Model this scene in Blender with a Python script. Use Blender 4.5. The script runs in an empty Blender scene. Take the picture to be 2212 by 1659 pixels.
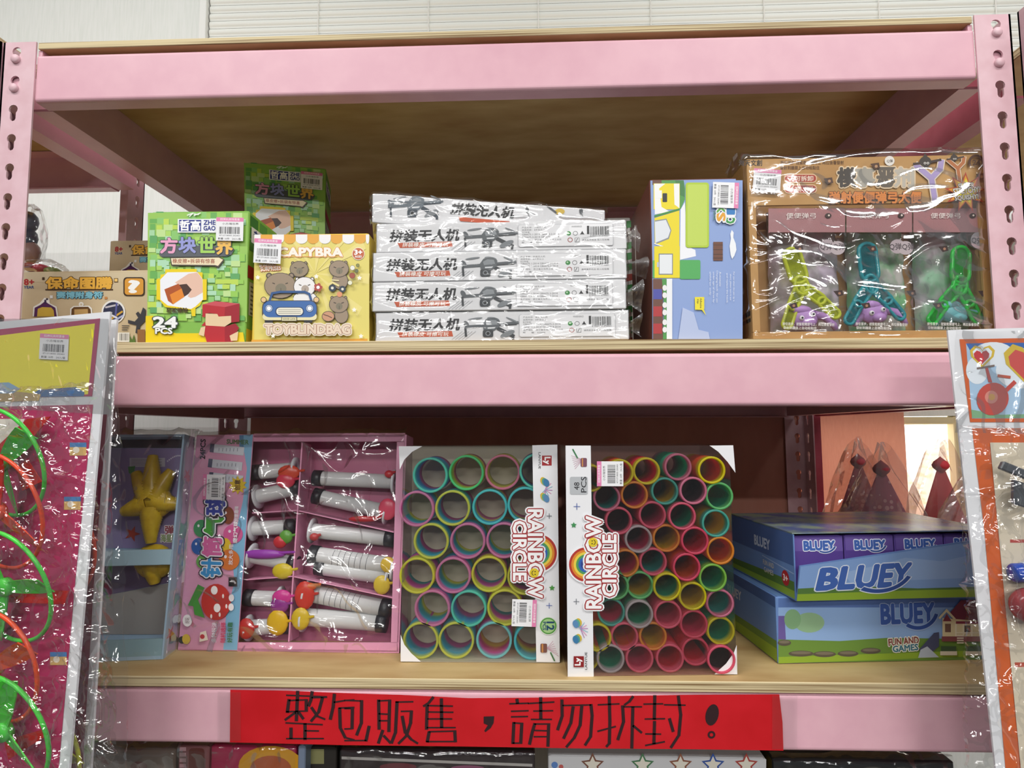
import bpy, math, random
import numpy as np
from mathutils import Vector, Matrix, noise
from mathutils.geometry import tessellate_polygon

random.seed(7)
SC = bpy.context.scene
COL = SC.collection

# ------------------------------------------------------------------ camera, world, lamps, exposure
CZ = 1.40                                     # camera height above the floor
CAM = np.array([0.645, -0.679, CZ])
YAW, PIT, ROL, FPX = -0.035, 0.0795, -0.005, 1298.2
_cy, _sy, _cp, _sp = math.cos(YAW), math.sin(YAW), math.cos(PIT), math.sin(PIT)
FWD = np.array([_sy * _cp, _cy * _cp, _sp])
RGT = np.array([_cy, -_sy, 0.0])
UPV = np.cross(RGT, FWD)
_c, _s = math.cos(ROL), math.sin(ROL)
RGT, UPV = _c * RGT + _s * UPV, -_s * RGT + _c * UPV

cam_data = bpy.data.cameras.new('camera')
cam_data.sensor_width = 36.0
cam_data.lens = FPX / 2212 * 36.0
cam_data.clip_start = 0.01
cam = bpy.data.objects.new('camera', cam_data)
COL.objects.link(cam)
cam.matrix_world = Matrix([[RGT[0], UPV[0], -FWD[0], CAM[0]],
                           [RGT[1], UPV[1], -FWD[1], CAM[1]],
                           [RGT[2], UPV[2], -FWD[2], CAM[2]],
                           [0, 0, 0, 1]])
SC.camera = cam

world = bpy.data.worlds.new('world')
SC.world = world
world.use_nodes = True
world.node_tree.nodes['Background'].inputs[0].default_value = (0.93, 0.97, 1.0, 1)
world.node_tree.nodes['Background'].inputs[1].default_value = 0.125

def ceiling_or_fill_lamp(x, y, z, sx, sy, power):
    l = bpy.data.lights.new('ceiling_or_fill_light', 'AREA')
    l.shape = 'RECTANGLE'; l.size = sx; l.size_y = sy; l.energy = power
    l.color = (1.0, 0.985, 0.96)
    o = bpy.data.objects.new('ceiling_or_fill_light', l)
    o.location = (x, y, z)
    COL.objects.link(o)
ceiling_or_fill_lamp(-0.35, -0.95, 2.85, 1.2, 0.22, 16)
ceiling_or_fill_lamp(1.55, -0.95, 2.85, 1.2, 0.22, 16)
ceiling_or_fill_lamp(-0.35, 0.1, 2.85, 1.2, 0.22, 2.6)  # this and the next: fill added over the rack to brighten the back wall
ceiling_or_fill_lamp(1.55, 0.1, 2.85, 1.2, 0.22, 2.6)
ceiling_or_fill_lamp(-0.35, -2.9, 2.85, 1.2, 0.22, 26)
ceiling_or_fill_lamp(1.55, -2.9, 2.85, 1.2, 0.22, 26)
ceiling_or_fill_lamp(-0.35, -4.9, 2.85, 1.2, 0.22, 75)  # last two: far row added as low fill for the insides of the springs
ceiling_or_fill_lamp(1.55, -4.9, 2.85, 1.2, 0.22, 75)

SC.view_settings.view_transform = 'Standard'
SC.view_settings.look = 'None'
SC.view_settings.gamma = 1.0
SC.view_settings.use_curve_mapping = False
SC.view_settings.exposure = 0.4
SC.cycles.use_denoising = True
SC.cycles.transparent_max_bounces = 18
SC.cycles.max_bounces = 6
SC.cycles.diffuse_bounces = 3
SC.cycles.glossy_bounces = 3
SC.cycles.caustics_reflective = False
SC.cycles.caustics_refractive = False

# ------------------------------------------------------------------ helpers: pixels of the photograph <-> the place
def ray(px, py):
    return FWD + RGT * (px - 1106) / FPX - UPV * (py - 829.5) / FPX
def at_y(px, py, Y):
    d = ray(px, py); return CAM + d * (Y - CAM[1]) / d[1]
def at_z(px, py, Z):
    d = ray(px, py); return CAM + d * (Z - CAM[2]) / d[2]
def proj(p):
    d = np.asarray(p, float) - CAM; z = d @ FWD
    return 1106 + FPX * (d @ RGT) / z, 829.5 - FPX * (d @ UPV) / z
def x_for(px, Y, Z):
    x = 0.6
    for _ in range(5):
        a = proj((x, Y, Z))[0]; b = proj((x + 1e-3, Y, Z))[0]
        x += (px - a) / (b - a) * 1e-3
    return x
def v3(*a): return np.array(a, float)
def unit(a): return a / np.linalg.norm(a)
ZAX = v3(0, 0, 1)

# ------------------------------------------------------------------ helpers: materials
def lin(c):
    c = c / 255.0
    return c / 12.92 if c <= 0.04045 else ((c + 0.055) / 1.055) ** 2.4
def rgb(h):
    h = h.lstrip('#')
    return tuple(lin(int(h[i:i + 2], 16)) for i in (0, 2, 4)) + (1.0,)
_MATS = {}
def P(hexc, rough=0.5, name='print'):
    """printed or dyed colour: principled, roughness varied by a fine noise"""
    k = (hexc, rough, name)
    if k in _MATS: return _MATS[k]
    m = bpy.data.materials.new(name + '_' + hexc.lstrip('#'))
    m.use_nodes = True
    nt = m.node_tree; b = nt.nodes['Principled BSDF']
    b.inputs['Base Color'].default_value = rgb(hexc)
    n = nt.nodes.new('ShaderNodeTexNoise'); n.inputs['Scale'].default_value = 180
    r = nt.nodes.new('ShaderNodeMapRange')
    r.inputs[3].default_value = max(0.05, rough - 0.08); r.inputs[4].default_value = min(1, rough + 0.08)
    nt.links.new(n.outputs[0], r.inputs[0]); nt.links.new(r.outputs[0], b.inputs['Roughness'])
    _MATS[k] = m
    return m
def nmat(name, c1, c2, scale=(1, 1, 1), ns=8.0, rough=0.5, bump=0.0, detail=4.0, lo=0.35, hi=0.65, metallic=0.0, coat=0.0):
    """two colours mixed by a stretched noise in the object's own metres, with a little relief"""
    if name in _MATS: return _MATS[name]
    m = bpy.data.materials.new(name); m.use_nodes = True
    nt = m.node_tree; b = nt.nodes['Principled BSDF']
    tc = nt.nodes.new('ShaderNodeTexCoord'); mp = nt.nodes.new('ShaderNodeMapping')
    mp.inputs['Scale'].default_value = scale
    n = nt.nodes.new('ShaderNodeTexNoise'); n.inputs['Scale'].default_value = ns; n.inputs['Detail'].default_value = detail
    cr = nt.nodes.new('ShaderNodeValToRGB')
    cr.color_ramp.elements[0].position = lo; cr.color_ramp.elements[0].color = rgb(c1)
    cr.color_ramp.elements[1].position = hi; cr.color_ramp.elements[1].color = rgb(c2)
    nt.links.new(tc.outputs['Object'], mp.inputs[0]); nt.links.new(mp.outputs[0], n.inputs[0])
    nt.links.new(n.outputs[0], cr.inputs[0]); nt.links.new(cr.outputs[0], b.inputs['Base Color'])
    b.inputs['Roughness'].default_value = rough; b.inputs['Metallic'].default_value = metallic
    b.inputs['Coat Weight'].default_value = coat
    if bump:
        bp = nt.nodes.new('ShaderNodeBump'); bp.inputs['Strength'].default_value = bump; bp.inputs['Distance'].default_value = 0.001
        nt.links.new(n.outputs[0], bp.inputs['Height']); nt.links.new(bp.outputs[0], b.inputs['Normal'])
    _MATS[name] = m
    return m
def film_mat(name='clear_film', tint='#ffffff', rough=0.09, lo=0.06, hi=0.5, blend=0.35, haze=0.0):
    """thin clear plastic: passes light straight through and mirrors a Fresnel share of it"""
    if name in _MATS: return _MATS[name]
    m = bpy.data.materials.new(name); m.use_nodes = True
    nt = m.node_tree; nt.nodes.clear()
    o = nt.nodes.new('ShaderNodeOutputMaterial')
    t = nt.nodes.new('ShaderNodeBsdfTransparent'); t.inputs[0].default_value = rgb(tint)
    g = nt.nodes.new('ShaderNodeBsdfGlossy'); g.inputs['Roughness'].default_value = rough
    tc = nt.nodes.new('ShaderNodeTexCoord')
    n = nt.nodes.new('ShaderNodeTexNoise'); n.inputs['Scale'].default_value = 55; n.inputs['Detail'].default_value = 3
    bp = nt.nodes.new('ShaderNodeBump'); bp.inputs['Strength'].default_value = 0.25; bp.inputs['Distance'].default_value = 0.002
    nt.links.new(tc.outputs['Object'], n.inputs[0]); nt.links.new(n.outputs[0], bp.inputs['Height'])
    nt.links.new(bp.outputs[0], g.inputs['Normal'])
    lw = nt.nodes.new('ShaderNodeLayerWeight'); lw.inputs[0].default_value = blend
    mr = nt.nodes.new('ShaderNodeMapRange'); mr.inputs[3].default_value = lo; mr.inputs[4].default_value = hi
    mx = nt.nodes.new('ShaderNodeMixShader')
    nt.links.new(lw.outputs['Fresnel'], mr.inputs[0]); nt.links.new(mr.outputs[0], mx.inputs[0])
    nt.links.new(t.outputs[0], mx.inputs[1]); nt.links.new(g.outputs[0], mx.inputs[2])
    if haze:
        d = nt.nodes.new('ShaderNodeBsdfDiffuse'); d.inputs[0].default_value = rgb('#f8f8f8')
        m2 = nt.nodes.new('ShaderNodeMixShader'); m2.inputs[0].default_value = haze
        nt.links.new(mx.outputs[0], m2.inputs[1]); nt.links.new(d.outputs[0], m2.inputs[2])
        nt.links.new(m2.outputs[0], o.inputs[0])
    else:
        nt.links.new(mx.outputs[0], o.inputs[0])
    _MATS[name] = m
    return m
def clear_colour(name, hexc, rough=0.12, alpha=0.35):
    """see-through tinted plastic"""
    if name in _MATS: return _MATS[name]
    m = bpy.data.materials.new(name); m.use_nodes = True
    nt = m.node_tree; b = nt.nodes['Principled BSDF']; o = nt.nodes['Material Output']
    b.inputs['Base Color'].default_value = rgb(hexc); b.inputs['Roughness'].default_value = rough
    t = nt.nodes.new('ShaderNodeBsdfTransparent'); t.inputs[0].default_value = rgb(hexc)
    mx = nt.nodes.new('ShaderNodeMixShader')
    n = nt.nodes.new('ShaderNodeTexNoise'); n.inputs['Scale'].default_value = 60
    mr = nt.nodes.new('ShaderNodeMapRange'); mr.inputs[3].default_value = max(0, alpha - .12); mr.inputs[4].default_value = min(1, alpha + .12)
    nt.links.new(n.outputs[0], mr.inputs[0]); nt.links.new(mr.outputs[0], mx.inputs[0])
    nt.links.new(b.outputs[0], mx.inputs[1]); nt.links.new(t.outputs[0], mx.inputs[2]); nt.links.new(mx.outputs[0], o.inputs[0])
    _MATS[name] = m
    return m

# ------------------------------------------------------------------ helpers: things and meshes
def tag(o, label=None, cat=None, group=None, kind=None):
    if label: o['label'] = label
    if cat: o['category'] = cat
    if group: o['group'] = group
    if kind: o['kind'] = kind
    return o
def thing(name, label, cat, loc, group=None):
    o = bpy.data.objects.new(name, None)
    o.empty_display_size = 0.02
    COL.objects.link(o)
    o.location = Vector(tuple(float(c) for c in loc))
    return tag(o, label, cat, group)
def root_loc(o):
    while o.parent: o = o.parent
    return np.array(o.location)

class MB:
    """collects geometry in world metres; build() links it as one mesh object"""
    def __init__(s): s.v = []; s.f = []; s.mi = []; s.mats = []
    def m(s, mat):
        if mat not in s.mats: s.mats.append(mat)
        return s.mats.index(mat)
    def add(s, vs, fs, mat):
        k = len(s.v); i = s.m(mat)
        s.v += [tuple(float(c) for c in p) for p in vs]
        for f in fs: s.f.append(tuple(k + j for j in f)); s.mi.append(i)
        return s
    def quad(s, a, b, c, d, mat): return s.add([a, b, c, d], [(0, 1, 2, 3)], mat)
    def box(s, o, u, v, w, mat, c=0.0, mats=None):
        """box from corner o along u, v, w; c chamfers the edges; mats may give (u-,u+,v-,v+,w-,w+)"""
        o, u, v, w = (np.asarray(q, float) for q in (o, u, v, w))
        ax = [u, v, w]; L = [np.linalg.norm(q) for q in ax]
        cc = [min(c, l * 0.4) / l if l else 0 for l in L]
        mats = mats or [mat] * 6
        if c <= 0:
            p = [o + u * i + v * j + w * k for i in (0, 1) for j in (0, 1) for k in (0, 1)]
            F = [((0, 1, 3, 2), 0), ((4, 6, 7, 5), 1), ((0, 4, 5, 1), 2), ((2, 3, 7, 6), 3), ((0, 2, 6, 4), 4), ((1, 5, 7, 3), 5)]
            for f, i in F: s.add([p[q] for q in f], [(0, 1, 2, 3)], mats[i])
            return s
        def pt(ijk, a):
            t = [ijk[q] if q == a else (cc[q] if ijk[q] == 0 else 1 - cc[q]) for q in range(3)]
            return o + u * t[0] + v * t[1] + w * t[2]
        cor = [(i, j, k) for i in (0, 1) for j in (0, 1) for k in (0, 1)]
        for a in range(3):
            b, d = [q for q in range(3) if q != a]
            for side in (0, 1):
                q = []
                for (x, y) in ((0, 0), (1, 0), (1, 1), (0, 1)):
                    ijk = [0, 0, 0]; ijk[a] = side; ijk[b] = x; ijk[d] = y
                    q.append(pt(ijk, a))
                s.add(q, [(0, 1, 2, 3)], mats[2 * a + side])
            for x in (0, 1):
                for y in (0, 1):
                    q = []
                    for (e, ax_) in ((0, b), (1, b), (1, d), (0, d)):
                        ijk = [0, 0, 0]; ijk[a] = e; ijk[b] = x; ijk[d] = y
                        q.append(pt(ijk, ax_))
                    s.add(q, [(0, 1, 2, 3)], mats[2 * b + x])
        for ijk in cor: s.add([pt(ijk, a) for a in range(3)], [(0, 1, 2)], mats[0])
        return s
    def prism(s, loop, ext, mat, caps=True):
        loop = [np.asarray(p, float) for p in loop]; ext = np.asarray(ext, float); n = len(loop)
        vs = loop + [p + ext for p in loop]
        fs = [(i, (i + 1) % n, n + (i + 1) % n, n + i) for i in range(n)]
        s.add(vs, fs, mat)
        if caps:
            tri = tessellate_polygon([[Vector(p) for p in loop]])
            s.add(loop, [tuple(t) for t in tri], mat); s.add([p + ext for p in loop], [tuple(reversed(t)) for t in tri], mat)
        return s
    def plate(s, loops, ext, mat):
        """flat plate with holes: loops[0] is the outline, the others are holes (3-D points in one plane)"""
        ext = np.asarray(ext, float)
        flat = [np.asarray(p, float) for l in loops for p in l]
        tri = tessellate_polygon([[Vector(p) for p in l] for l in loops])
        s.add(flat, [tuple(t) for t in tri], mat)
        s.add([p + ext for p in flat], [tuple(reversed(t)) for t in tri], mat)
        for l in loops: s.prism(l, ext, mat, caps=False)
        return s
    def tube(s, pts, r, mat, n=8, closed=False, caps=True):
        pts = [np.asarray(p, float) for p in pts]; k = len(pts)
        rr = r if isinstance(r, (list, tuple)) else [r] * k
        vs = []; ref = None
        for i, p in enumerate(pts):
            if closed: t = pts[(i + 1) % k] - pts[i - 1]
            else: t = pts[min(i + 1, k - 1)] - pts[max(i - 1, 0)]
            t = unit(t)
            if ref is None or abs(ref @ t) > 0.95:
                ref = v3(0, 0, 1) if abs(t[2]) < 0.9 else v3(1, 0, 0)
            a = unit(np.cross(t, ref)); b = np.cross(t, a); ref = np.cross(a, t) * 1.0
            for j in range(n):
                an = 2 * math.pi * j / n
                vs.append(p + rr[i] * (a * math.cos(an) + b * math.sin(an)))
        fs = []
        for i in range(k if closed else k - 1):
            i2 = (i + 1) % k
            for j in range(n): fs.append((i * n + j, i * n + (j + 1) % n, i2 * n + (j + 1) % n, i2 * n + j))
        if caps and not closed: fs += [tuple(range(n)), tuple(range((k - 1) * n, k * n))]
        return s.add(vs, fs, mat)
    def lathe(s, prof, o, axis, mat, n=24, close=False):
        """prof: (radius, height) pairs around the axis"""
        o = np.asarray(o, float); axis = unit(np.asarray(axis, float))
        ref = v3(0, 0, 1) if abs(axis[2]) < 0.9 else v3(1, 0, 0)
        a = unit(np.cross(axis, ref)); b = np.cross(axis, a)
        vs = [o + axis * h + r * (a * math.cos(2 * math.pi * j / n) + b * math.sin(2 * math.pi * j / n)) for r, h in prof for j in range(n)]
        k = len(prof); fs = []
        for i in range(k if close else k - 1):
            i2 = (i + 1) % k
            for j in range(n): fs.append((i * n + j, i * n + (j + 1) % n, i2 * n + (j + 1) % n, i2 * n + j))
        return s.add(vs, fs, mat)
    def blob(s, c, r, mat, n=14, ax=None):
        c = np.asarray(c, float); A = ax if ax is not None else np.eye(3)
        vs = []; fs = []
        m2 = n // 2
        for i in range(m2 + 1):
            th = math.pi * i / m2
            for j in range(n):
                ph = 2 * math.pi * j / n
                q = v3(r[0] * math.sin(th) * math.cos(ph), r[1] * math.sin(th) * math.sin(ph), r[2] * math.cos(th))
                vs.append(c + q[0] * A[0] + q[1] * A[1] + q[2] * A[2])
        for i in range(m2):
            for j in range(n): fs.append((i * n + j, i * n + (j + 1) % n, (i + 1) * n + (j + 1) % n, (i + 1) * n + j))
        return s.add(vs, fs, mat)
    def grid(s, fn, nx, ny, mat):
        vs = [fn(i / nx, j / ny) for j in range(ny + 1) for i in range(nx + 1)]
        fs = [(j * (nx + 1) + i, j * (nx + 1) + i + 1, (j + 1) * (nx + 1) + i + 1, (j + 1) * (nx + 1) + i) for j in range(ny) for i in range(nx)]
        return s.add(vs, fs, mat)
    def mesh(s, name, loc=(0, 0, 0), smooth=False):
        me = bpy.data.meshes.new(name)
        L = np.array(loc, float)
        me.from_pydata([tuple(np.array(p) - L) for p in s.v], [], s.f)
        for m in s.mats: me.materials.append(m)
        if s.mi: me.polygons.foreach_set('material_index', s.mi)
        if smooth: me.polygons.foreach_set('use_smooth', [True] * len(s.f))
        me.update()
        return me
    def build(s, name, parent=None, smooth=False, loc=None):
        if not s.f: return None
        if parent is not None: L = root_loc(parent)
        elif loc is not None: L = np.array(loc, float)
        else:
            a = np.array(s.v); L = np.array([a[:, 0].mean(), a[:, 1].mean(), a[:, 2].min()])
        o = bpy.data.objects.new(name, s.mesh(name, L, smooth))
        COL.objects.link(o)
        if parent is not None: o.parent = parent
        else: o.location = Vector(tuple(L))
        return o

# ------------------------------------------------------------------ helpers: printing on a face
_TX = {}
def text_geo(txt, bold):
    k = (txt, bold)
    if k not in _TX:
        cu = bpy.data.curves.new('lettering', 'FONT'); cu.body = txt; cu.offset = bold; cu.resolution_u = 2
        ob = bpy.data.objects.new('lettering', cu)
        me = ob.to_mesh()
        _TX[k] = ([(v.co.x, v.co.y) for v in me.vertices], [tuple(p.vertices) for p in me.polygons])
        ob.to_mesh_clear(); bpy.data.objects.remove(ob); bpy.data.curves.remove(cu)
    return _TX[k]
def homography(src):
    dst = [(0, 0), (1, 0), (1, 1), (0, 1)]
    A = []; B = []
    for (x, y), (u, v) in zip(src, dst):
        A.append([x, y, 1, 0, 0, 0, -u * x, -u * y]); B.append(u)
        A.append([0, 0, 0, x, y, 1, -v * x, -v * y]); B.append(v)
    h = np.linalg.solve(np.array(A, float), np.array(B, float))
    return np.append(h, 1).reshape(3, 3)

class Print:
    """flat print on a face: O top left corner, U along the top edge, V down the left edge, N outwards.
    quad: the four corners of the face (top left, top right, bottom right, bottom left) in the print's own drawing units."""
    def __init__(s, O, U, V, N, quad, base=0.0001, step=0.00003):
        s.O, s.U, s.V, s.N = (np.asarray(q, float) for q in (O, U, V, N))
        s.H = homography(quad); s.k = 0; s.base = base; s.step = step; s.g = {}; s.rough = 0.45; s.art = 'artwork'
    def uv(s, x, y):
        q = s.H @ v3(x, y, 1); return q[0] / q[2], q[1] / q[2]
    def p3(s, x, y, up=None):
        u, v = s.uv(x, y)
        return s.O + s.U * u + s.V * v + s.N * (s.base + s.k * s.step if up is None else up)
    def _mb(s, name): return s.g.setdefault(s.art if name == 'artwork' else name, MB())
    def poly(s, col, pts, name='artwork', holes=()):
        s.k += 1
        loops = [list(pts)] + [list(h) for h in holes]
        tri = tessellate_polygon([[Vector((x, y, 0)) for x, y in l] for l in loops])
        flat = [p for l in loops for p in l]
        s._mb(name).add([s.p3(x, y) for x, y in flat], [tuple(t) for t in tri], P(col, s.rough))
        return s
    def rect(s, col, x0, y0, x1, y1, name='artwork', r=0, skew=0):
        if r <= 0: pts = [(x0 + skew, y0), (x1 + skew, y0), (x1, y1), (x0, y1)]
        else:
            pts = []
            for cx, cy, a in ((x1 - r, y0 + r, -90), (x1 - r, y1 - r, 0), (x0 + r, y1 - r, 90), (x0 + r, y0 + r, 180)):
                for i in range(5):
                    t = math.radians(a + 22.5 * i); pts.append((cx + r * math.cos(t), cy + r * math.sin(t)))
        return s.poly(col, pts, name)
    def ell(s, col, cx, cy, rx, ry=None, name='artwork', rot=0, n=22, a0=0, a1=360):
        ry = rx if ry is None else ry; t = math.radians(rot)
        pts = []
        full = a1 - a0 >= 360
        for i in range(n if full else n + 1):
            a = math.radians(a0 + (a1 - a0) * i / n)
            x, y = rx * math.cos(a), ry * math.sin(a)
            pts.append((cx + x * math.cos(t) - y * math.sin(t), cy + x * math.sin(t) + y * math.cos(t)))
        return s.poly(col, pts, name)
    def arc(s, col, cx, cy, r0, r1, a0, a1, name='artwork', n=24, sy=1.0):
        A = [math.radians(a0 + (a1 - a0) * i / n) for i in range(n + 1)]
        pts = [(cx + r1 * math.cos(a), cy + sy * r1 * math.sin(a)) for a in A] + [(cx + r0 * math.cos(a), cy + sy * r0 * math.sin(a)) for a in reversed(A)]
        s.k += 1
        m = n + 1
        s._mb(name).add([s.p3(x, y) for x, y in pts], [(i, i + 1, 2 * m - 2 - i, 2 * m - 1 - i) for i in range(n)], P(col, s.rough))
        return s
    def star(s, col, cx, cy, r, r2, n=5, rot=-90, name='artwork', sx=1.0):
        return s.poly(col, [(cx + sx * (r if i % 2 == 0 else r2) * math.cos(math.radians(rot + 180 * i / n)),
                             cy + (r if i % 2 == 0 else r2) * math.sin(math.radians(rot + 180 * i / n))) for i in range(2 * n)], name)
    def line(s, col, pts, w, name='artwork', closed=False, caps=True):
        """stroke; w may be a function of the unit direction"""
        s.k += 1
        mb = s._mb(name); mat = P(col, s.rough)
        pts = list(pts) + ([pts[0]] if closed else [])
        micro = 0
        for (x0, y0), (x1, y1) in zip(pts, pts[1:]):
            micro += 3e-6
            l = math.hypot(x1 - x0, y1 - y0) or 1e-6
            dx, dy = (x1 - x0) / l, (y1 - y0) / l
            ww = (w(dx, dy) if callable(w) else w) / 2
            nx, ny = -dy * ww, dx * ww
            e = 0.5 * ww if caps else 0
            q = [(x0 + nx - dx * e, y0 + ny - dy * e), (x1 + nx + dx * e, y1 + ny + dy * e), (x1 - nx + dx * e, y1 - ny + dy * e), (x0 - nx - dx * e, y0 - ny - dy * e)]
            mb.add([s.p3(x, y) + s.N * micro for x, y in q], [(0, 1, 2, 3)], mat)
        s.k += micro / s.step
        return s
    def text(s, col, txt, cx, cy, w, h, rot=0, bold=0.012, name='lettering', skew=0.0, key=None):
        """lettering; bold thickens it by stamping the glyphs round a small circle (em units)"""
        s.k += 1
        vs, fs = text_geo(txt, 0.0)
        a = np.array(vs); x0, y0 = a.min(0); x1, y1 = a.max(0)
        t = math.radians(rot)
        if key is None and name == 'lettering': s.nt = getattr(s, 'nt', 0) + 1; key = name + '#%d' % s.nt
        mb = s._mb(key or name); mat = P(col, s.rough)
        nd = 0 if bold < .008 else 4 if bold < .02 else 8 if bold < .07 else 12
        rings = [(0, 0)] + [(bold * math.cos(2 * math.pi * i / nd + .4), bold * math.sin(2 * math.pi * i / nd + .4)) for i in range(nd)]
        if bold > .1: rings += [(x * .5, y * .5) for x, y in rings[1:]]
        micro = 0
        for ox, oy in rings:
            out = []
            for x, y in vs:
                p = ((x + ox - x0) / (x1 - x0) - 0.5) * w; q = -((y + oy - y0) / (y1 - y0) - 0.5) * h
                p -= skew * q
                out.append(s.p3(cx + p * math.cos(t) - q * math.sin(t), cy + p * math.sin(t) + q * math.cos(t)) + s.N * micro)
            mb.add(out, fs, mat); micro += 4e-6
        s.k += micro / s.step
        return s
    def otext(s, cols, txt, cx, cy, w, h, rot=0, bolds=(0.07, 0.012), name='lettering', skew=0.0, dy=0):
        """outlined lettering: cols from the outermost to the fill"""
        s.nt = getattr(s, 'nt', 0) + 1; key = name + '#%d' % s.nt
        for c, b in zip(cols, bolds): s.text(c, txt, cx, cy, w, h, rot, b, name, skew, key)
        return s
    def build(s, parent, labels=None):
        out = {}
        for n, mb in s.g.items():
            o = mb.build(n.split('#')[0], parent)
            if n == 'small_print': o['kind'] = 'stuff'
            if labels and n in labels: o['label'] = labels[n]
            out[n] = o
        return out

def sticker(pr, parent, cx, cy, w, h, rot=0, up=0.0006, title='招牌玩具特賣會'):
    """white price sticker with pink header and barcode, in the drawing units of the print"""
    t = math.radians(rot)
    def X(p, q): return (cx + p * math.cos(t) - q * math.sin(t), cy + p * math.sin(t) + q * math.cos(t))
    mb = MB()
    c = [X(-w / 2, -h / 2), X(w / 2, -h / 2), X(w / 2, h / 2), X(-w / 2, h / 2)]
    mb.prism([pr.p3(x, y, up + pr.base + pr.k * pr.step) for x, y in c], pr.N * 0.00025, P('#f2f2f4', 0.35, 'sticker'))
    st = mb.build('price_sticker', parent)
    st['label'] = 'white price sticker with pink header and barcode'
    q = MB(); n0 = up + pr.base + pr.k * pr.step + 0.00029
    def R(col, a, b, c_, d, lift=0):
        q.add([pr.p3(*X(a * w, b * h), n0 + lift), pr.p3(*X(c_ * w, b * h), n0 + lift), pr.p3(*X(c_ * w, d * h), n0 + lift), pr.p3(*X(a * w, d * h), n0 + lift)], [(0, 1, 2, 3)], P(col, 0.4))
    R('#e884b4', -.5, -.5, .5, -.33)
    rnd = random.Random(int(cx * 7 + cy))
    x = -.38
    while x < .36:
        bw = rnd.choice((.012, .02, .03)); R('#2a2a2c', x, -.1, x + bw, .2); x += bw + rnd.choice((.012, .02, .026))
    def TX(col, txt, a, b, tw, th, lift=.00003):
        bx, _ = text_geo(txt, 0.0); vs, fs = text_geo(txt, 0.0)
        ar = np.array(bx); x0, y0 = ar.min(0); x1, y1 = ar.max(0)
        q.add([pr.p3(*X((a + ((vx - x0) / (x1 - x0) - .5) * tw) * w, (b - ((vy - y0) / (y1 - y0) - .5) * th) * h), n0 + lift) for vx, vy in vs], fs, P(col, 0.4))
    TX('#ffffff', title, 0, -.42, .72, .1)
    TX('#3a3a3c', '小方塊世界', .02, -.23, .6, .09)
    TX('#3a3a3c', '4713718005 202401', 0, .27, .76, .06)
    TX('#3a3a3c', '數量 10件   24入/盒', 0, .41, .84, .09)
    q.build('barcode', st)
    return st

def front(pxl, pxr, yl, yr, z, ytop, lean=0.0, ytop_r=None):
    """front face of an upright (or leaning) box standing at height z whose bottom corners show at pxl, pxr"""
    BL = v3(x_for(pxl, yl, z), yl, z); BR = v3(x_for(pxr, yr, z), yr, z)
    return face(BL, BR, ytop, lean)
def face(BL, BR, ytop, lean=0.0, h=None):
    U = BR - BL; u = unit(U)
    N = unit(v3(u[1], -u[0], 0)); l = math.radians(lean)
    up = ZAX * math.cos(l) - N * math.sin(l); n2 = N * math.cos(l) + ZAX * math.sin(l)
    if h is None:
        h = 0.2
        for _ in range(8):
            a = proj(BL + up * h)[1]; b = proj(BL + up * (h + 1e-3))[1]
            h += (ytop - a) / (b - a) * 1e-3
    return dict(O=BL + up * h, U=U, V=-up * h, N=n2, BL=BL, BR=BR, up=up, h=h, w=np.linalg.norm(U), u=u)
def carton(F, depth, mat, parent, c=0.0012, mats=None, name='carton_body', seam=True):
    """closed carton behind the face F with tuck-flap edges on top"""
    mb = MB(); mb.box(F['BL'], F['U'], F['up'] * F['h'], -F['N'] * depth, mat, c, mats)
    o = mb.build(name, parent)
    if seam:
        t = MB()
        t.box(F['BL'] + F['up'] * F['h'] + F['u'] * 0.003 - F['N'] * 0.002, F['u'] * (F['w'] - 0.006), F['up'] * 0.0005, -F['N'] * (depth - 0.004), mats[3] if mats else mat)
        t.build('top_flap', parent)
    return o
def film(parent, name, F, amp=0.0025, off=0.0025, wrap=(0.02, 0.02, 0.02, 0.0), nx=70, ny=50, seed=0, freq=22.0, mat=None, stretch=(1, 1), fine=0.0):
    """loose clear wrap over a face: a creased sheet that bends back round the edges"""
    O, u, n = F['O'], F['u'], F['N']; dn = -F['up']; W, H = F['w'], F['h']
    l, r, t, b = wrap
    def fn(s, q):
        a = -l + s * (W + l + r); c = -t + q * (H + t + b)
        bu = max(0, -a, a - W); bv = max(0, -c, c - H)
        x = min(max(a, 0), W) + (-off if a < 0 else off if a > W else 0)
        y = min(max(c, 0), H) + (-off if c < 0 else off if c > H and b > 0 else 0)
        p = Vector((a * freq * stretch[0] + seed * 7.3, c * freq * stretch[1], seed * 3.1))
        e = noise.noise(p); e2 = noise.noise(p * 2.3 + Vector((9, 3, 1)))
        d = (1 - abs(e)) ** 5 * 1.0 + (1 - abs(e2)) ** 6 * 0.5 + e2 * 0.15
        if fine: d += fine * (1 - abs(noise.noise(p * 4.3 + Vector((2, 7, 5))))) ** 7
        d *= amp
        if bu or bv:
            base = O + u * x + dn * y - n * (bu + bv)
            out = (-u if a < 0 else u if a > W else 0 * u) + (-dn if c < 0 else dn if c > H else 0 * dn)
            return base + out * d
        return O + u * x + dn * y + n * (off + d)
    mb = MB(); mb.grid(fn, nx, ny, mat or film_mat())
    return mb.build(name, parent, smooth=True)
# ------------------------------------------------------------------ the setting
W, D, PW = 1.2, 0.574, 0.0408                 # rack width, depth, post flange
R = lambda z: CZ + z
ZT, B1B, T1, M1 = R(.479), R(.470), R(.4638), R(.4038)
B2B, B2T, T2, M2 = R(.093), R(.105), R(.089), R(.0292)
B3T, B3B, T3, M3 = R(-.2699), R(-.2814), R(-.2834), R(-.342)
TILT = -0.0045                                # the middle level hangs a touch lower on the right
def zm(x): return B2T + TILT * (x - 0.6)

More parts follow.
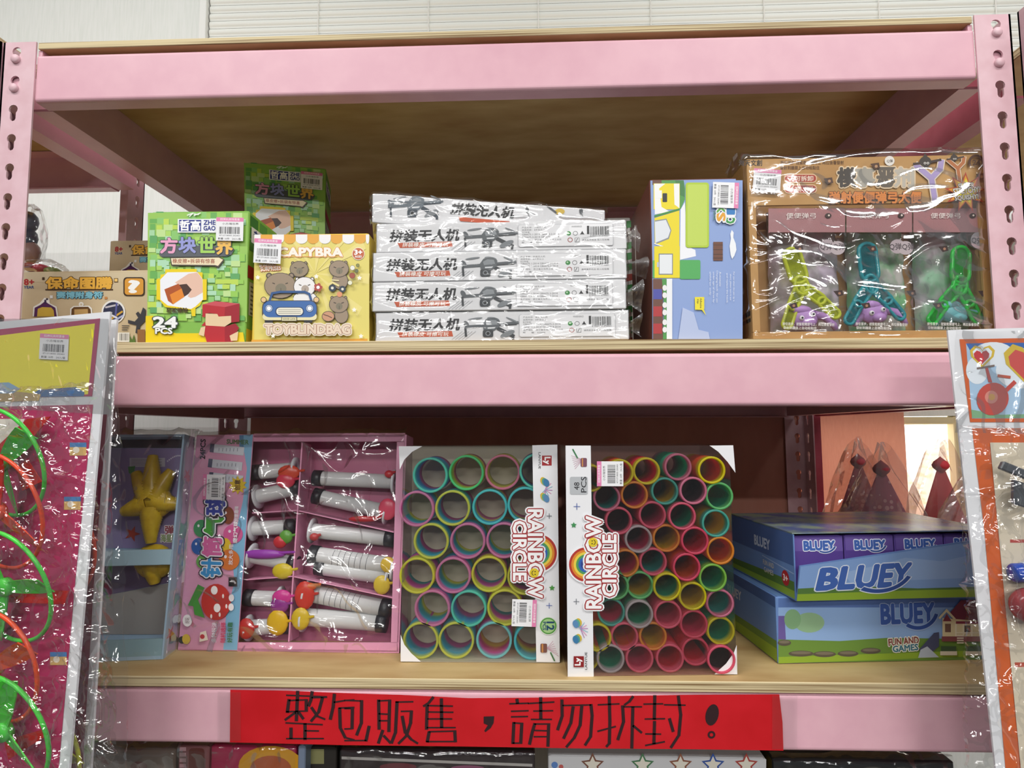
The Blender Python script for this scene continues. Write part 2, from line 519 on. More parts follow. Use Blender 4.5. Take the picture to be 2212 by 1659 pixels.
PINK = nmat('pink_painted_steel', '#e2aebc', '#e8b6c2', ns=30, rough=0.38, bump=0.03, coat=0.15)
POST = nmat('pink_post_paint', '#dcb4bc', '#e4c0c8', ns=45, rough=0.45, bump=0.05)
RED = nmat('crimson_painted_steel', '#a63a52', '#b24860', ns=30, rough=0.4, bump=0.03)
def plywood_face():
    return nmat('plywood_face', '#b8935f', '#d3b680', scale=(4.0, 13.0, 1.0), ns=2.0, rough=0.6, bump=0.08, detail=6, lo=.3, hi=.66)
def plywood_edge():
    m = nmat('plywood_edge', '#7a5c34', '#dccaa0', scale=(2.5, 1.0, 330.0), ns=1.6, rough=0.7, bump=0.1, detail=5, lo=.34, hi=.58)
    return m
PLY, PLYE = plywood_face(), plywood_edge()
WALL = nmat('white_streaked_wallpaper', '#f0f5f0', '#fafdfa', scale=(90.0, 1.0, 5.0), ns=3.0, rough=0.8, bump=0.02, detail=5, lo=.25, hi=.6)

def struct(mb, name, loc=None):
    o = mb.build(name, None, loc=loc); return tag(o, kind='structure')
WY = 0.66
mb = MB()
hole = [v3(1.14, WY, R(-.55)), v3(2.3, WY, R(-.55)), v3(2.3, WY, R(.03)), v3(1.14, WY, R(.03))]
mb.plate([[v3(-3, WY, 0), v3(4, WY, 0), v3(4, WY, 3.1), v3(-3, WY, 3.1)], hole], v3(0, .08, 0), WALL)
struct(mb, 'wall_back')
mb = MB(); mb.box((-3, -6, -.05), (7, 0, 0), (0, 6.74, 0), (0, 0, .05), nmat('grey_floor_tiles', '#4c4a46', '#5a5752', ns=3, rough=.5))
struct(mb, 'floor')
# frosted daylight window low in the wall, seen past the right-hand rack
def daylight():
    m = bpy.data.materials.new('frosted_daylight_glass'); m.use_nodes = True
    nt = m.node_tree; b = nt.nodes['Principled BSDF']
    n = nt.nodes.new('ShaderNodeTexNoise'); n.inputs['Scale'].default_value = 60
    cr = nt.nodes.new('ShaderNodeValToRGB'); cr.color_ramp.elements[0].color = rgb('#f3e6c4'); cr.color_ramp.elements[1].color = rgb('#fffdf4')
    cr.color_ramp.elements[0].position = .38; cr.color_ramp.elements[1].position = .5
    nt.links.new(n.outputs[0], cr.inputs[0]); nt.links.new(cr.outputs[0], b.inputs['Emission Color'])
    b.inputs['Emission Strength'].default_value = 1.35; b.inputs['Base Color'].default_value = (.8, .8, .78, 1)
    return m
mb = MB(); mb.box((1.14, WY + .03, R(-.55)), (1.16, 0, 0), (0, .006, 0), (0, 0, .58), daylight())
win = struct(mb, 'window_1')
mb = MB()
FR = P('#e9dcb4', .5, 'frame')
for x in (1.14, 1.56, 1.83, 2.1): mb.box((x, WY + .005, R(-.55)), (.016, 0, 0), (0, .024, 0), (0, 0, .58), FR, .002)
for z in (-.55, -.27, .012): mb.box((1.14, WY + .006, R(z)), (1.16, 0, 0), (0, .022, 0), (0, 0, .016), FR, .002)
mb.build('window_frame', win)

# ------------------------------------------------------------------ venetian blind above the rack
bl = thing('venetian_blind', 'white venetian blind with thin cords above the top shelf', 'blind', (-.087, .62, R(.78)))
BW = P('#eef0ea', .45, 'blind')
mb = MB(); XB0, XB1 = -.086, 2.75
prof = [(.60 + .0045 * math.sin(i / 5 * math.pi) * -1 + (i / 5 - .5) * .002, (i / 5 - .5) * .0200) for i in range(6)]
vs = [v3(x, y, R(.80) + z) for x in (XB0, XB1) for y, z in prof] + [v3(x, y + .0008, R(.80) + z) for x in (XB0, XB1) for y, z in prof]
fs = [(i, i + 1, 7 + i, 6 + i) for i in range(5)] + [(12 + i, 13 + i, 19 + i, 18 + i) for i in range(5)] + [(5, 11, 23, 17), (0, 12, 18, 6)]
mb.add(vs, fs, BW)
s0 = mb.build('slat', bl, smooth=True)
for i in range(1, 20):
    s = s0.copy(); COL.objects.link(s); s.location.z = .0186 * i
for px in (687, 925, 1163, 1406, 1651, 1900, 2153):
    q = at_y(px, 30, .592); mb = MB(); mb.tube([v3(q[0], .5925, R(.785)), v3(q[0], .5925, R(1.18))], .0011, P('#f4f4f0'), 6)
    mb.build('ladder_cord', bl)
mb = MB(); mb.box((XB0, .592, R(.775)), (XB1 - XB0, 0, 0), (0, .018, 0), (0, 0, .012), BW, .002); mb.build('bottom_rail', bl)
mb = MB(); mb.box((-.104, .585, R(.74)), (.016, 0, 0), (0, .07, 0), (0, 0, .6), P('#f2f4f2', .5), .001)
tag(mb.build('trim_1', None), kind='structure')

# ------------------------------------------------------------------ steel racks
def keyhole(c, ax, r=.0056, hw=.0036, drop=.0150):
    """round hole with a narrower slot below; ax is the horizontal direction of the plate"""
    pts = []
    a0 = math.asin(hw / r)
    for i in range(11):
        a = -math.pi / 2 + a0 + (2 * math.pi - 2 * a0) * i / 10
        pts.append(c + ax * r * math.cos(a) + ZAX * r * math.sin(a))
    for i in range(5):
        a = math.pi + math.pi * i / 4
        pts.append(c + ax * hw * math.cos(a) + ZAX * (-drop + hw + hw * math.sin(a)))
    return pts
def post(root, corner, d1, d2, z0, z1, first=.0119, mat=POST, lo=.75, th=.0022):
    """slotted angle post: two flanges from its corner line along d1 and d2"""
    mb = MB()
    for d, e in ((d1, d2), (d2, d1)):
        o = v3(corner[0], corner[1], 0)
        L = [o + ZAX * z0, o + d * PW + ZAX * z0, o + d * PW + ZAX * z1, o + ZAX * z1]
        H = []; z = z1 - first
        while z > max(lo, z0 + .03):
            H.append(keyhole(o + d * .0170 + ZAX * z, d)); z -= .0368
        mb.plate([L] + H, e * th, mat)
    return mb.build('post', root)
def rivet(root, c, n):
    mb = MB(); mb.lathe([(0, .0034), (.0042, .0032), (.0054, .0018), (.0054, -.001)], c, n, POST, 14)
    mb.build('rivet', root, smooth=True)
def beam_x(root, x0, x1, y, zt, zb, sgn, name='front_beam', mat=PINK, tilt=0.0, fl=.021):
    """folded steel beam along x; sgn +1: its flanges point backwards"""
    r = .0042; pr = []
    for i in range(5):
        a = math.pi / 2 + math.pi / 2 * i / 4
        pr.append((y + sgn * (r + r * math.cos(a)), zt - r + r * math.sin(a)))
    for i in range(5):
        a = math.pi + math.pi / 2 * i / 4
        pr.append((y + sgn * (r + r * math.cos(a)), zb + r + r * math.sin(a)))
    pr.append((y + sgn * fl, zb)); pr.append((y + sgn * fl, zb + .0016))
    pr.append((y + sgn * .0035, zb + .0035)); pr.append((y + sgn * .0035, zt - .0035))
    pr.append((y + sgn * fl, zt - .0016)); pr.append((y + sgn * fl, zt))
    mb = MB()
    mb.prism([v3(x0, a, b + tilt * (x0 - .6)) for a, b in pr], v3(x1 - x0, 0, tilt * (x1 - x0)), mat)
    return mb.build(name, root)
def beam_y(root, x, y0, y1, zt, zb, sgn, name='side_beam', mat=PINK, fl=.026):
    pr = [(x, zt), (x, zb), (x + sgn * fl, zb), (x + sgn * fl, zb + .003), (x + sgn * .002, zb + .003), (x + sgn * .002, zt)]
    mb = MB(); mb.prism([v3(a, y0, b) for a, b in pr], v3(0, y1 - y0, 0), mat)
    return mb.build(name, root)
EX, EY = v3(1, 0, 0), v3(0, 1, 0)

rack = thing('shelving_rack', 'pink steel shelving rack with slotted posts holding the toy boxes', 'rack', (0.6, .287, 0))
post(rack, (0, 0), EX, EY, 0, ZT); post(rack, (W, 0), -EX, EY, 0, ZT)
post(rack, (0, D), EX, -EY, 0, ZT); post(rack, (W, D), -EX, -EY, 0, ZT)
for (zt, zb, tl) in ((T1, M1, 0), (T2, M2, TILT), (T3, M3, 0)):
    beam_x(rack, PW + .0004, W - PW - .0004, .0026, zt, zb, 1, 'front_beam', tilt=tl)
    beam_x(rack, PW + .0004, W - PW - .0004, D - .003, zt + .003, zb, -1, 'back_beam', tilt=tl)
    for x, s in ((.0455, -1), (W - .0455, 1)): beam_y(rack, x, .025, D - .025, zt + (.0012 if tl == 0 else .001) + (.0045 if zt == T1 else 0), zb, s)
for x, in ((.0170,), (W - .0170,)):
    for k in (0, 1): rivet(rack, v3(x, -.0006, ZT - .0119 - .0368 * k - .0104), v3(0, -1, 0))
    for k in (10, 11): rivet(rack, v3(x, -.0006, ZT - .0119 - .0368 * k - .0104), v3(0, -1, 0))
    # dark connector plates behind the slots
    for (zt, zb) in ((T1, M1), (T2, M2), (T3, M3)):
        mb = MB(); mb.box((x - .014, .004, zb), (.028, 0, 0), (0, .002, 0), (0, 0, zt - zb), PINK); mb.build('connector_plate', rack)

for x in (PW + .0004, W - PW - .0052):
    mb = MB(); mb.box((x, .004, T1 - .001), (.0048, 0, 0), (0, .05, 0), (0, 0, B1B - T1 + .0008), PINK); mb.build('board_ledge', rack)

def board(name, label, x0, x1, y0, y1, zb, zt, tilt=0.0):
    mb = MB()
    mb.box((x0, y0, zb + tilt * (x0 - .6)), (x1 - x0, 0, tilt * (x1 - x0)), (0, y1 - y0, 0), (0, 0, zt - zb), PLY, .0007, [PLYE, PLYE, PLYE, PLYE, PLY, PLY])
    return tag(mb.build(name, None), label, 'shelf board', 'plywood shelf boards')
board('plywood_board', 'plywood board lying on the topmost pink beam', .0425, W - .0425, .001, D - .004, B1B, ZT - .0005)
board('plywood_board', 'plywood board carrying the drone boxes and yellow capybara box', .0045, W - .0045, .0035, D - .004, B2B, B2T, TILT)
board('plywood_board', 'plywood board carrying the spring toys above the red sign', .0045, W - .0045, .001, D - .004, B3B, B3T)
board('plywood_board', 'lowest plywood board below the red sign', .0045, W - .0045, .004, D - .004, R(-.74), R(-.728))
for zt in (-.744,): beam_x(rack, PW + .0004, W - PW - .0004, .0026, R(zt), R(zt - .06), 1)

# the shallower rack on the left
rl = thing('shelving_rack', 'shallow pink rack left of the toy shelf, seen past its left post', 'rack', (-.6, .15, 0))
post(rl, (-.004, 0), -EX, EY, 0, ZT + .002); post(rl, (-.0185, .3), -EX, -EY, 0, ZT)
beam_x(rl, -1.2, -.06, .297, R(.478), R(.412), -1, 'back_beam'); beam_x(rl, -1.2, -.047, .003, T1, M1, 1)
beam_x(rl, -1.2, -.06, .297, T2, M2, -1, 'back_beam'); beam_x(rl, -1.2, -.047, .003, T2, M2, 1)
beam_y(rl, -.008, .045, .258, T1 + .004, M1 - .004, -1); beam_y(rl, -.008, .045, .258, T2, M2, -1)
board('plywood_board', 'upper plywood board of the left rack seen from below', -1.2, -.010, .001, .297, R(.479), R(.490))
board('plywood_board', 'middle plywood board of the left rack under the beige boxes', -1.2, -.005, .003, .297, B2B + .0027, B2T + .0027)
# the rack on the right, standing at a right angle
rr = thing('shelving_rack', 'pink rack standing crosswise beyond the right post', 'rack', (1.5, .2, 0))
post(rr, (1.2095, .002), -EY, EX, 0, ZT + .003)
beam_y(rr, 1.2335, .05, .6, R(.462), R(.405), 1, mat=RED); beam_y(rr, 1.2335, .05, .6, M2 + .06, M2, 1, mat=RED)
beam_y(rr, 1.2335, .05, .6, T3 - .002, M3, 1)
post(rr, (1.2095, .615), EX, -EY, 0, ZT, mat=RED)
board('plywood_board', 'upper plywood board of the right rack seen from below', 1.262, 1.9, .0, .6, R(.470), R(.482))
board('plywood_board', 'plywood board of the right rack under the party hats', 1.2045, 1.9, .05, .6, B3B, B3T)
# thin added sheet hiding the wall; pink bounce and shade put into its colour
mb = MB(); mb.box((.045, D + .006, R(-.34)), (1.145, 0, 0), (0, .004, 0), (0, 0, .40), nmat('salmon_wall_shade', '#c98a78', '#d79a86', scale=(1, 1, .3), ns=14, rough=.6))
tag(mb.build('added_back_sheet', None), 'added salmon sheet at the back of the lower level, coloured as the shaded wall', 'panel')

# translucent salmon cloth hung before the window beside it
def cloth():
    m = bpy.data.materials.new('salmon_translucent_cloth'); m.use_nodes = True
    nt = m.node_tree; b = nt.nodes['Principled BSDF']; b.inputs['Roughness'].default_value = .8
    n = nt.nodes.new('ShaderNodeTexNoise'); n.inputs['Scale'].default_value = 20
    cr = nt.nodes.new('ShaderNodeValToRGB'); cr.color_ramp.elements[0].color = rgb('#c98a78'); cr.color_ramp.elements[1].color = rgb('#d79a86')
    t = nt.nodes.new('ShaderNodeBsdfTranslucent'); mx = nt.nodes.new('ShaderNodeMixShader'); mx.inputs[0].default_value = .28
    nt.links.new(n.outputs[0], cr.inputs[0]); nt.links.new(cr.outputs[0], b.inputs['Base Color']); nt.links.new(cr.outputs[0], t.inputs[0])
    nt.links.new(b.outputs[0], mx.inputs[1]); nt.links.new(t.outputs[0], mx.inputs[2]); nt.links.new(mx.outputs[0], nt.nodes['Material Output'].inputs[0])
    return m
mb = MB()
mb.grid(lambda s, q: v3(1.1915 + .2445 * s, .634 + .0015 * math.sin(s * 9), R(-.34) + .385 * q), 40, 4, cloth())
tag(mb.build('window_cloth', None, True), 'salmon translucent cloth glowing before the low window behind the party hats', 'cloth')
# ------------------------------------------------------------------ goods on the middle board
def crop(x0, y0, s): return lambda p: ((p[0] - x0) * s, (p[1] - y0) * s)
def pface(F, cr, **k):
    q = [cr(proj(p)) for p in (F['O'], F['O'] + F['U'], F['O'] + F['U'] + F['V'], F['O'] + F['V'])]
    return Print(F['O'], F['U'], F['V'], F['N'], q, **k)
def base_mid(F): return (F['BL'] + F['BR']) / 2

# green block-pattern eraser boxes
Q6 = [(130, 85), (1215, 70), (1185, 1565), (75, 1582)]
def green_box_print(F, parent, brand_side=False):
    pr = Print(F['O'], F['U'], F['V'], F['N'], Q6)
    rnd = random.Random(3)
    pr.rect('#9ccb5e', 90, 95, 1200, 1330)
    sh = ['#9bd05a', '#b2dc6a', '#82c050', '#c6e498', '#abdaa8', '#6db25a', '#90cc74', '#b4e0bc', '#63ab66', '#c2de5a']
    pr.step = 4e-6
    for j in range(18):
        for i in range(13):
            x = 112 + i * 83 + rnd.uniform(-14, 14); y = 92 + j * 68 + rnd.uniform(-12, 12)
            w, h = rnd.choice((60, 80, 100)), rnd.choice((50, 66, 84))
            if x + w > 1180 or y + h > 1330: continue
            c = rnd.choice(sh)
            if rnd.random() < .4: pr.rect('#67a852', x + 6, y + 8, x + w + 6, y + h + 8)
            pr.rect(c, x, y, x + w, y + h)
    pr.base += pr.k * pr.step; pr.k = 1; pr.step = 3e-5
    pr.poly('#f0d20c', [(80, 1270), (165, 1265), (165, 1395), (420, 1465), (640, 1462), (1165, 1448), (1183, 1560), (80, 1576)])
    for a, b in (((535, 125), (590, 105)), ((560, 140), (600, 100)), ((610, 130), (680, 100)), ((610, 112), (660, 118))): pr.line('#f2f8ec', [a, b], 12)
    pr.rect('#f6f7fa', 430, 168, 862, 322); pr.rect('#26358a', 445, 178, 690, 308)
    pr.text('#ffffff', '哲高', 567, 243, 225, 112, bold=.035)
    pr.text('#26358a', 'ZHE', 783, 207, 130, 50, bold=.03); pr.text('#26358a', 'GAO', 783, 272, 130, 50, bold=.03)
    pr.poly('#5d6268', [(225, 575), (280, 470), (1000, 470), (1062, 510), (1030, 570), (980, 590), (260, 600)])
    for c, t, x, y in (('#f0aacb', '方', 335, 470), ('#9aa0dc', '块', 540, 465), ('#a8d864', '世', 755, 462), ('#f2bf5c', '界', 950, 480)):
        pr.otext(('#4a4e58', c), t, x, y, 180, 170, bolds=(.075, .04))
    pr.poly('#4c4438', [(350, 605), (900, 595), (958, 630), (890, 720), (840, 705), (365, 698)])
    pr.poly('#f4e6c2', [(362, 615), (895, 606), (940, 630), (885, 700), (850, 690), (375, 686)])
    pr.text('#a4533a', '橡皮擦+拆袋有惊喜', 615, 646, 470, 52)
    pr.poly('#f2d61a', [(300, 740), (650, 735), (650, 770), (715, 775), (715, 850), (762, 850), (762, 1085), (715, 1090), (690, 1150), (640, 1180), (640, 1270), (600, 1270), (590, 1200), (300, 1170), (240, 1090), (205, 1085), (205, 850), (245, 845), (250, 800), (300, 795)])
    pr.poly('#f4f5fa', [(325, 775), (655, 770), (715, 850), (722, 1080), (640, 1160), (590, 1190), (330, 1150), (250, 1085), (245, 860)])
    pr.poly('#ecc3ae', [(410, 890), (470, 850), (560, 790), (655, 775), (712, 850), (720, 1000), (640, 1050), (585, 1065), (552, 1045), (590, 975), (540, 920), (440, 915)])
    pr.poly('#4a3028', [(455, 915), (540, 905), (597, 970), (560, 1020), (515, 1050), (480, 960)])
    pr.poly('#b35422', [(293, 968), (450, 903), (485, 958), (355, 1028), (390, 1138), (335, 1098)])
    pr.poly('#e98a2c', [(355, 1028), (485, 958), (516, 1052), (390, 1138)])
    pr.text('#4a3a1a', '轻松擦除', 437, 1205, 235, 58, bold=.03)
    pr.otext(('#3c4a40', '#f6f8f6'), '24', 305, 1342, 255, 118, bolds=(.09, .04)); pr.otext(('#3c4a40', '#f6f8f6'), 'PCS', 292, 1440, 185, 66, bolds=(.09, .04))
    # plain block figure in red and cream
    pr.poly('#d0505a', [(720, 1138), (860, 1100), (1130, 1126), (970, 1166)])
    pr.poly('#bd2430', [(720, 1138), (970, 1166), (968, 1280), (900, 1275), (885, 1245), (800, 1235), (755, 1240), (750, 1280), (720, 1282)])
    pr.poly('#a3182a', [(970, 1166), (1130, 1126), (1130, 1330), (1042, 1342), (1035, 1262), (970, 1276)])
    pr.poly('#eccfa6', [(755, 1240), (885, 1245), (900, 1275), (1038, 1265), (1040, 1340), (968, 1388), (755, 1376)])
    pr.poly('#bd2430', [(755, 1376), (968, 1388), (972, 1566), (772, 1566), (735, 1440)])
    pr.poly('#a3182a', [(968, 1388), (1085, 1350), (1128, 1400), (1085, 1480), (1058, 1562), (972, 1566)])
    pr.poly('#eccfa6', [(705, 1400), (755, 1385), (740, 1500), (680, 1480)]); pr.poly('#eccfa6', [(1025, 1490), (1120, 1440), (1110, 1545), (1040, 1550)])
    pr.poly('#bd2430', [(710, 1380), (752, 1330), (760, 1385)])
    pr.build(parent)
    sticker(pr, parent, 1018, 290, 300, 262, 1)
    return pr
def green_side(F, depth, parent):
    """right-hand side of the green carton"""
    O = F['O'] + F['U']; pr = Print(O, -F['N'] * depth, F['V'], unit(F['U']), [(0, 0), (100, 0), (100, 150), (0, 150)])
    for i in range(9): pr.rect(['#3f7f3c', '#5a9c4a', '#78b455'][i % 3], 4 + (i % 3) * 32, 4 + (i // 3) * 14, 30 + (i % 3) * 32, 16 + (i // 3) * 14)
    pr.poly('#e9ecf2', [(8, 16), (88, 16), (88, 34), (8, 34)]); pr.text('#26358a', '哲高', 46, 25, 60, 14, bold=.03)
    pr.rect('#a8242c', 0, 62, 100, 76); pr.rect('#c9c9c4', 6, 80, 94, 118)
    for k in range(7): pr.rect('#6d7068', 10, 84 + k * 5, 90 - 9 * (k % 3), 86 + k * 5)
    pr.rect('#d8c030', 0, 134, 100, 150)
    g = pr.g.pop('artwork'); g.build('side_artwork', parent); pr.build(parent)
GC = P('#86bd50', .45, 'carton')
DG = .082
F = front(315, 530, .012, .014, zm(.24), 458)
t = thing('toy_box', 'bright green block-pattern eraser box at the front left of the middle board', 'toy box', base_mid(F), 'green block-pattern eraser boxes')
carton(F, DG, GC, t); green_box_print(F, t); green_side(F, DG, t)
BLu = v3(x_for(527, .195, R(.26)), .195, zm(.25) + .0003); BRu = BLu + unit(v3(.108, .026, 0)) * .116
h1 = (at_y(525, 352, .195)[2] - BLu[2]) / 2
F = face(BLu, BRu, 0, 0, h1)
t = thing('toy_box', 'green eraser box hidden behind the yellow capybara box, under another', 'toy box', base_mid(F), 'green block-pattern eraser boxes')
carton(F, DG, GC, t); green_box_print(F, t)
F = face(BLu + ZAX * (h1 + .0006), BRu + ZAX * (h1 + .0006), 0, 0, h1)
t = thing('toy_box', 'shaded green eraser box standing high at the back beneath the top board', 'toy box', base_mid(F), 'green block-pattern eraser boxes')
carton(F, DG, GC, t); green_box_print(F, t); green_side(F, DG, t)

# beige totem boxes
def totem_print(pr, parent, full=True):
    pr.rect('#d8c7a6', 345, 190, 2400, 330, r=0) if full else None
    pr.text('#b3262c', '8+', 422, 330, 140, 84, bold=.04); pr.text('#34528a', 'YEAR', 420, 405, 145, 38, bold=.03)
    pr.otext(('#4a2f16', '#f0b848'), '保命图腾', 1148, 345, 950, 172, bolds=(.09, .045))
    pr.rect('#4a2f16', 660, 432, 1640, 452); pr.rect('#4a2f16', 1655, 275, 1712, 335); pr.rect('#f0c878', 1662, 282, 1705, 325); pr.rect('#4a2f16', 615, 262, 650, 300)
    pr.otext(('#234a5c', '#86c8dc'), '赛博附身符', 1158, 520, 660, 96, bolds=(.1, .045))
    pr.rect('#f2f4f4', 728, 525, 770, 568); pr.rect('#c98a4a', 1520, 545, 1560, 580)
    pr.rect('#3a2615', 1792, 262, 2100, 535, r=50); pr.rect('#e2a03c', 1812, 280, 2082, 517, r=40); pr.text('#ffffff', '?', 1946, 398, 120, 170, bold=.05)
    pr.poly('#f4f2ec', [(480, 830), (490, 690), (580, 640), (650, 560), (720, 570), (730, 640), (830, 690), (850, 830)])
    pr.poly('#57235a', [(500, 830), (510, 705), (590, 665), (660, 610), (700, 640), (810, 705), (830, 830)])
    pr.poly('#d9b544', [(545, 830), (555, 720), (620, 695), (750, 700), (785, 740), (795, 830)])
    pr.rect('#3b2450', 650, 590, 680, 650); pr.ell('#3a2c3a', 690, 580, 18, 14)
    pr.poly('#f4f2ec', [(1020, 830), (1025, 715), (1070, 680), (1300, 675), (1340, 715), (1350, 830)]); pr.poly('#6b4a26', [(1040, 830), (1045, 725), (1080, 695), (1285, 690), (1320, 730), (1330, 830)]); pr.poly('#cba66a', [(1085, 830), (1085, 728), (1280, 722), (1285, 830)])
    pr.ell('#f4f2ec', 1185, 655, 36, 34); pr.ell('#d8c7a6', 1185, 657, 16)
    pr.ell('#f3f2f0', 1650, 765, 172); pr.ell('#2e3350', 1650, 770, 148)
    for a, b, c in (((1540, 700), (1720, 660), '#c9c6d0'), ((1600, 880), (1780, 760), '#d8a83c'), ((1650, 900), (1790, 820), '#b9bfe0'), ((1700, 640), (1680, 860), '#5a5ea0'), ((1560, 780), (1700, 850), '#e4e4ee')): pr.line(c, [a, b], 26)
    pr.poly('#3a3a40', [(1862, 880), (1960, 905), (2010, 850), (1975, 790), (2010, 760), (2045, 800), (2080, 700), (2118, 730), (2110, 900), (2040, 970), (2010, 1080), (1970, 1070), (1985, 960), (1865, 930)])
    pr.rect('#9a6a3c', 2000, 1020, 2110, 1220); pr.poly('#5d7a34', [(1880, 1215), (1895, 1110), (1920, 1180), (1950, 1090), (1975, 1215)])
    for k in range(3): pr.rect('#55504a', 1775, 960 + k * 30, 1885 - 14 * k, 972 + k * 30)
    pr.rect('#f4f2ea', 1690, 1065, 1885, 1200)
    x = 1745
    while x < 1862: pr.rect('#33312e', x, 1078, x + 7, 1180); pr.k -= 1; x += random.choice((13, 17, 21))
    pr.build(parent)
BEI = nmat('beige_carton', '#cbb590', '#d8c6a4', ns=12, rough=.55)
cE5 = crop(0, 560, 6.703)
zl = zm(0) + .0012
F = front(40, 336, .09, .09, zl, 587.5)
t = thing('toy_box', 'beige totem charm box standing behind the left post', 'toy box', base_mid(F), 'beige totem charm boxes')
carton(F, .1, BEI, t); pr = pface(F, cE5); totem_print(pr, t)
q = at_y(238, 521, .205); hb = (q[2] - zl) / 2
for k in (0, 1):
    F = face(v3(q[0], .205, zl + k * (hb + .0006)), v3(q[0] + .155, .208, zl + k * (hb + .0006)), 0, 0, hb)
    t = thing('toy_box', ('shaded beige totem charm box peeking out above the front beige box' if k else 'beige totem charm box hidden under the shaded one at the back left'), 'toy box', base_mid(F), 'beige totem charm boxes')
    carton(F, .075, BEI, t)
    pr = Print(F['O'], F['U'], F['V'], F['N'], [(250, 180), (2130, 180), (2130, 1235), (250, 1235)]); totem_print(pr, t, False)
# bagged things past the left post
def bag_lump(name, label, pts, r, cols, seed, fl='clear_film'):
    mb = MB(); t = thing(name, label, 'bag', np.min(np.array(pts), axis=0))
    for i, (p, c) in enumerate(zip(pts, cols)):
        m2 = MB(); m2.blob(p, (r[0] * .7, r[1] * .7, r[2] * .7), P(c, .4, 'plastic'), 12); m2.build('toy', t, True)
    c = np.mean(np.array(pts), axis=0)
    def fn(s, q):
        th = math.pi * q; ph = 2 * math.pi * s
        d = v3(math.sin(th) * math.cos(ph), math.sin(th) * math.sin(ph), math.cos(th))
        n = noise.noise(Vector(d * 3.2) + Vector((seed, 0, 0))); n2 = noise.noise(Vector(d * 8) + Vector((seed, 4, 0)))
        ext = np.max(np.abs(np.array(pts) - c), axis=0) + np.array(r)
        return c + d * ext * (1.0 + .16 * n + .09 * (1 - abs(n2)))
    mb.grid(fn, 44, 24, film_mat()); mb.build('clear_bag', t, True)
    return t
bag_lump('toy_bag', 'dark toys in a clear bag behind the left post', [at_y(62, 480, .26), at_y(60, 515, .26), at_y(66, 545, .26)], (.021, .02, .026), ['#5a6a80', '#45566c', '#a07c76'], 3)
bag_lump('toy_bag', 'red and green toys in a clear bag on the beige totem box', [at_y(70, 578, .14), at_y(92, 582, .14), at_y(115, 588, .14)], (.014, .02, .010), ['#8a2c34', '#9a2a3a', '#5d6a2c'], 5)

# yellow capybara box
cE7 = crop(530, 490, 6.145)
F = front(543, 794, .010, .012, zm(.4), 507)
t = thing('toy_box', 'square yellow capybara blind bag box with scalloped awning print', 'toy box', base_mid(F))
carton(F, .11, P('#e9c84a', .45, 'carton'), t)
pr = pface(F, cE7)
pr.rect('#e7d873', 118, 105, 1645, 1545)
for k in range(12):
    a = k * 30
    pr.poly('#efe08a', [(930, 620), (930 + 900 * math.cos(math.radians(a)) * .8, max(130, min(1480, 620 + 900 * math.sin(math.radians(a))))), (930 + 900 * math.cos(math.radians(a + 9)) * .8, max(130, min(1480, 620 + 900 * math.sin(math.radians(a + 9)))))])
pr.poly('#e6a838', [(85, 1500), (1622, 1485), (1620, 1547), (80, 1548)])
for i in range(11):
    x = 128 + i * 155; c = '#f6f4f4' if i % 2 == 0 else '#eaaa3c'
    x0, x1 = max(122, x - 77), min(1646, x + 77)
    pr.poly(c, [(x0, 104), (x1, 104), (x1, 165)] + [((x0 + x1) / 2 + (x1 - x0) / 2 * math.cos(math.radians(a)), 165 + 62 * math.sin(math.radians(a))) for a in range(15, 180, 15)] + [(x0, 165)])
    pr.k -= 1
pr.k += 2
pr.otext(('#e08f3a', '#fdf6ea'), 'CAPYBRA', 865, 340, 850, 118, bolds=(.085, .05))
pr.rect('#f0b060', 470, 392, 1290, 402)
pr.ell('#fdf3e0', 1502, 360, 84); pr.ell('#c9673a', 1502, 360, 77); pr.text('#ffffff', '3+', 1502, 340, 100, 62, bold=.05); pr.text('#ffffff', 'AGES', 1502, 398, 90, 26, bold=.03)
pr.otext(('#e07f34', '#fffaf0'), 'BLINDBAG', 300, 512, 220, 38, rot=-4, bolds=(.1, .03)); pr.otext(('#e07f34', '#fffaf0'), 'SURPRISES', 342, 558, 268, 54, rot=-4, bolds=(.12, .03))
pr.art = 'capybara_picture'
OUT = '#4b4038'
def capy(cx, cy, rx, ry, col='#a08c76', sn='#827a66', body=None, mouth=True):
    if body: pr.ell(OUT, *body[:2], body[2] + 8, body[3] + 8); pr.ell(col, *body)
    for s in (-1, 1): pr.ell(OUT, cx + s * rx * .72, cy - ry * .8, rx * .2, ry * .24); pr.ell(col, cx + s * rx * .72, cy - ry * .8, rx * .12, ry * .15)
    pr.ell(OUT, cx, cy, rx + 8, ry + 8); pr.ell(col, cx, cy, rx, ry)
    pr.ell(sn, cx + rx * .05, cy + ry * .25, rx * .36, ry * .42); pr.line(OUT, [(cx + rx * .05, cy + ry * .2), (cx + rx * .05, cy + ry * .6)], 6)
    for s in (-1, 1): pr.line(OUT, [(cx + s * rx * .42 - 14, cy - ry * .18 + s * 5), (cx + s * rx * .42 + 14, cy - ry * .18 - s * 5)], 11)
capy(720, 565, 118, 100, '#9b8a70')
capy(470, 785, 205, 165, '#a08c76')
capy(795, 800, 140, 125, '#f4f1ef', '#b5a698', body=(800, 945, 150, 75))
pr.ell('#f4f1ef', 795, 960, 150, 70)
capy(1250, 565, 125, 105, body=(1265, 725, 100, 105)); capy(1250, 1035, 122, 108, body=(1285, 1180, 85, 100))
for x, y, r in ((1165, 820, 48), (1300, 835, 44)): pr.ell('#2e3d4c', x, y, r); pr.ell('#e9e4d4', x, y, r * .4)
pr.line('#efdf9a', [(1130, 770), (1165, 745), (1250, 790)], 26); pr.line('#efe2b0', [(1160, 715), (1250, 722)], 16)
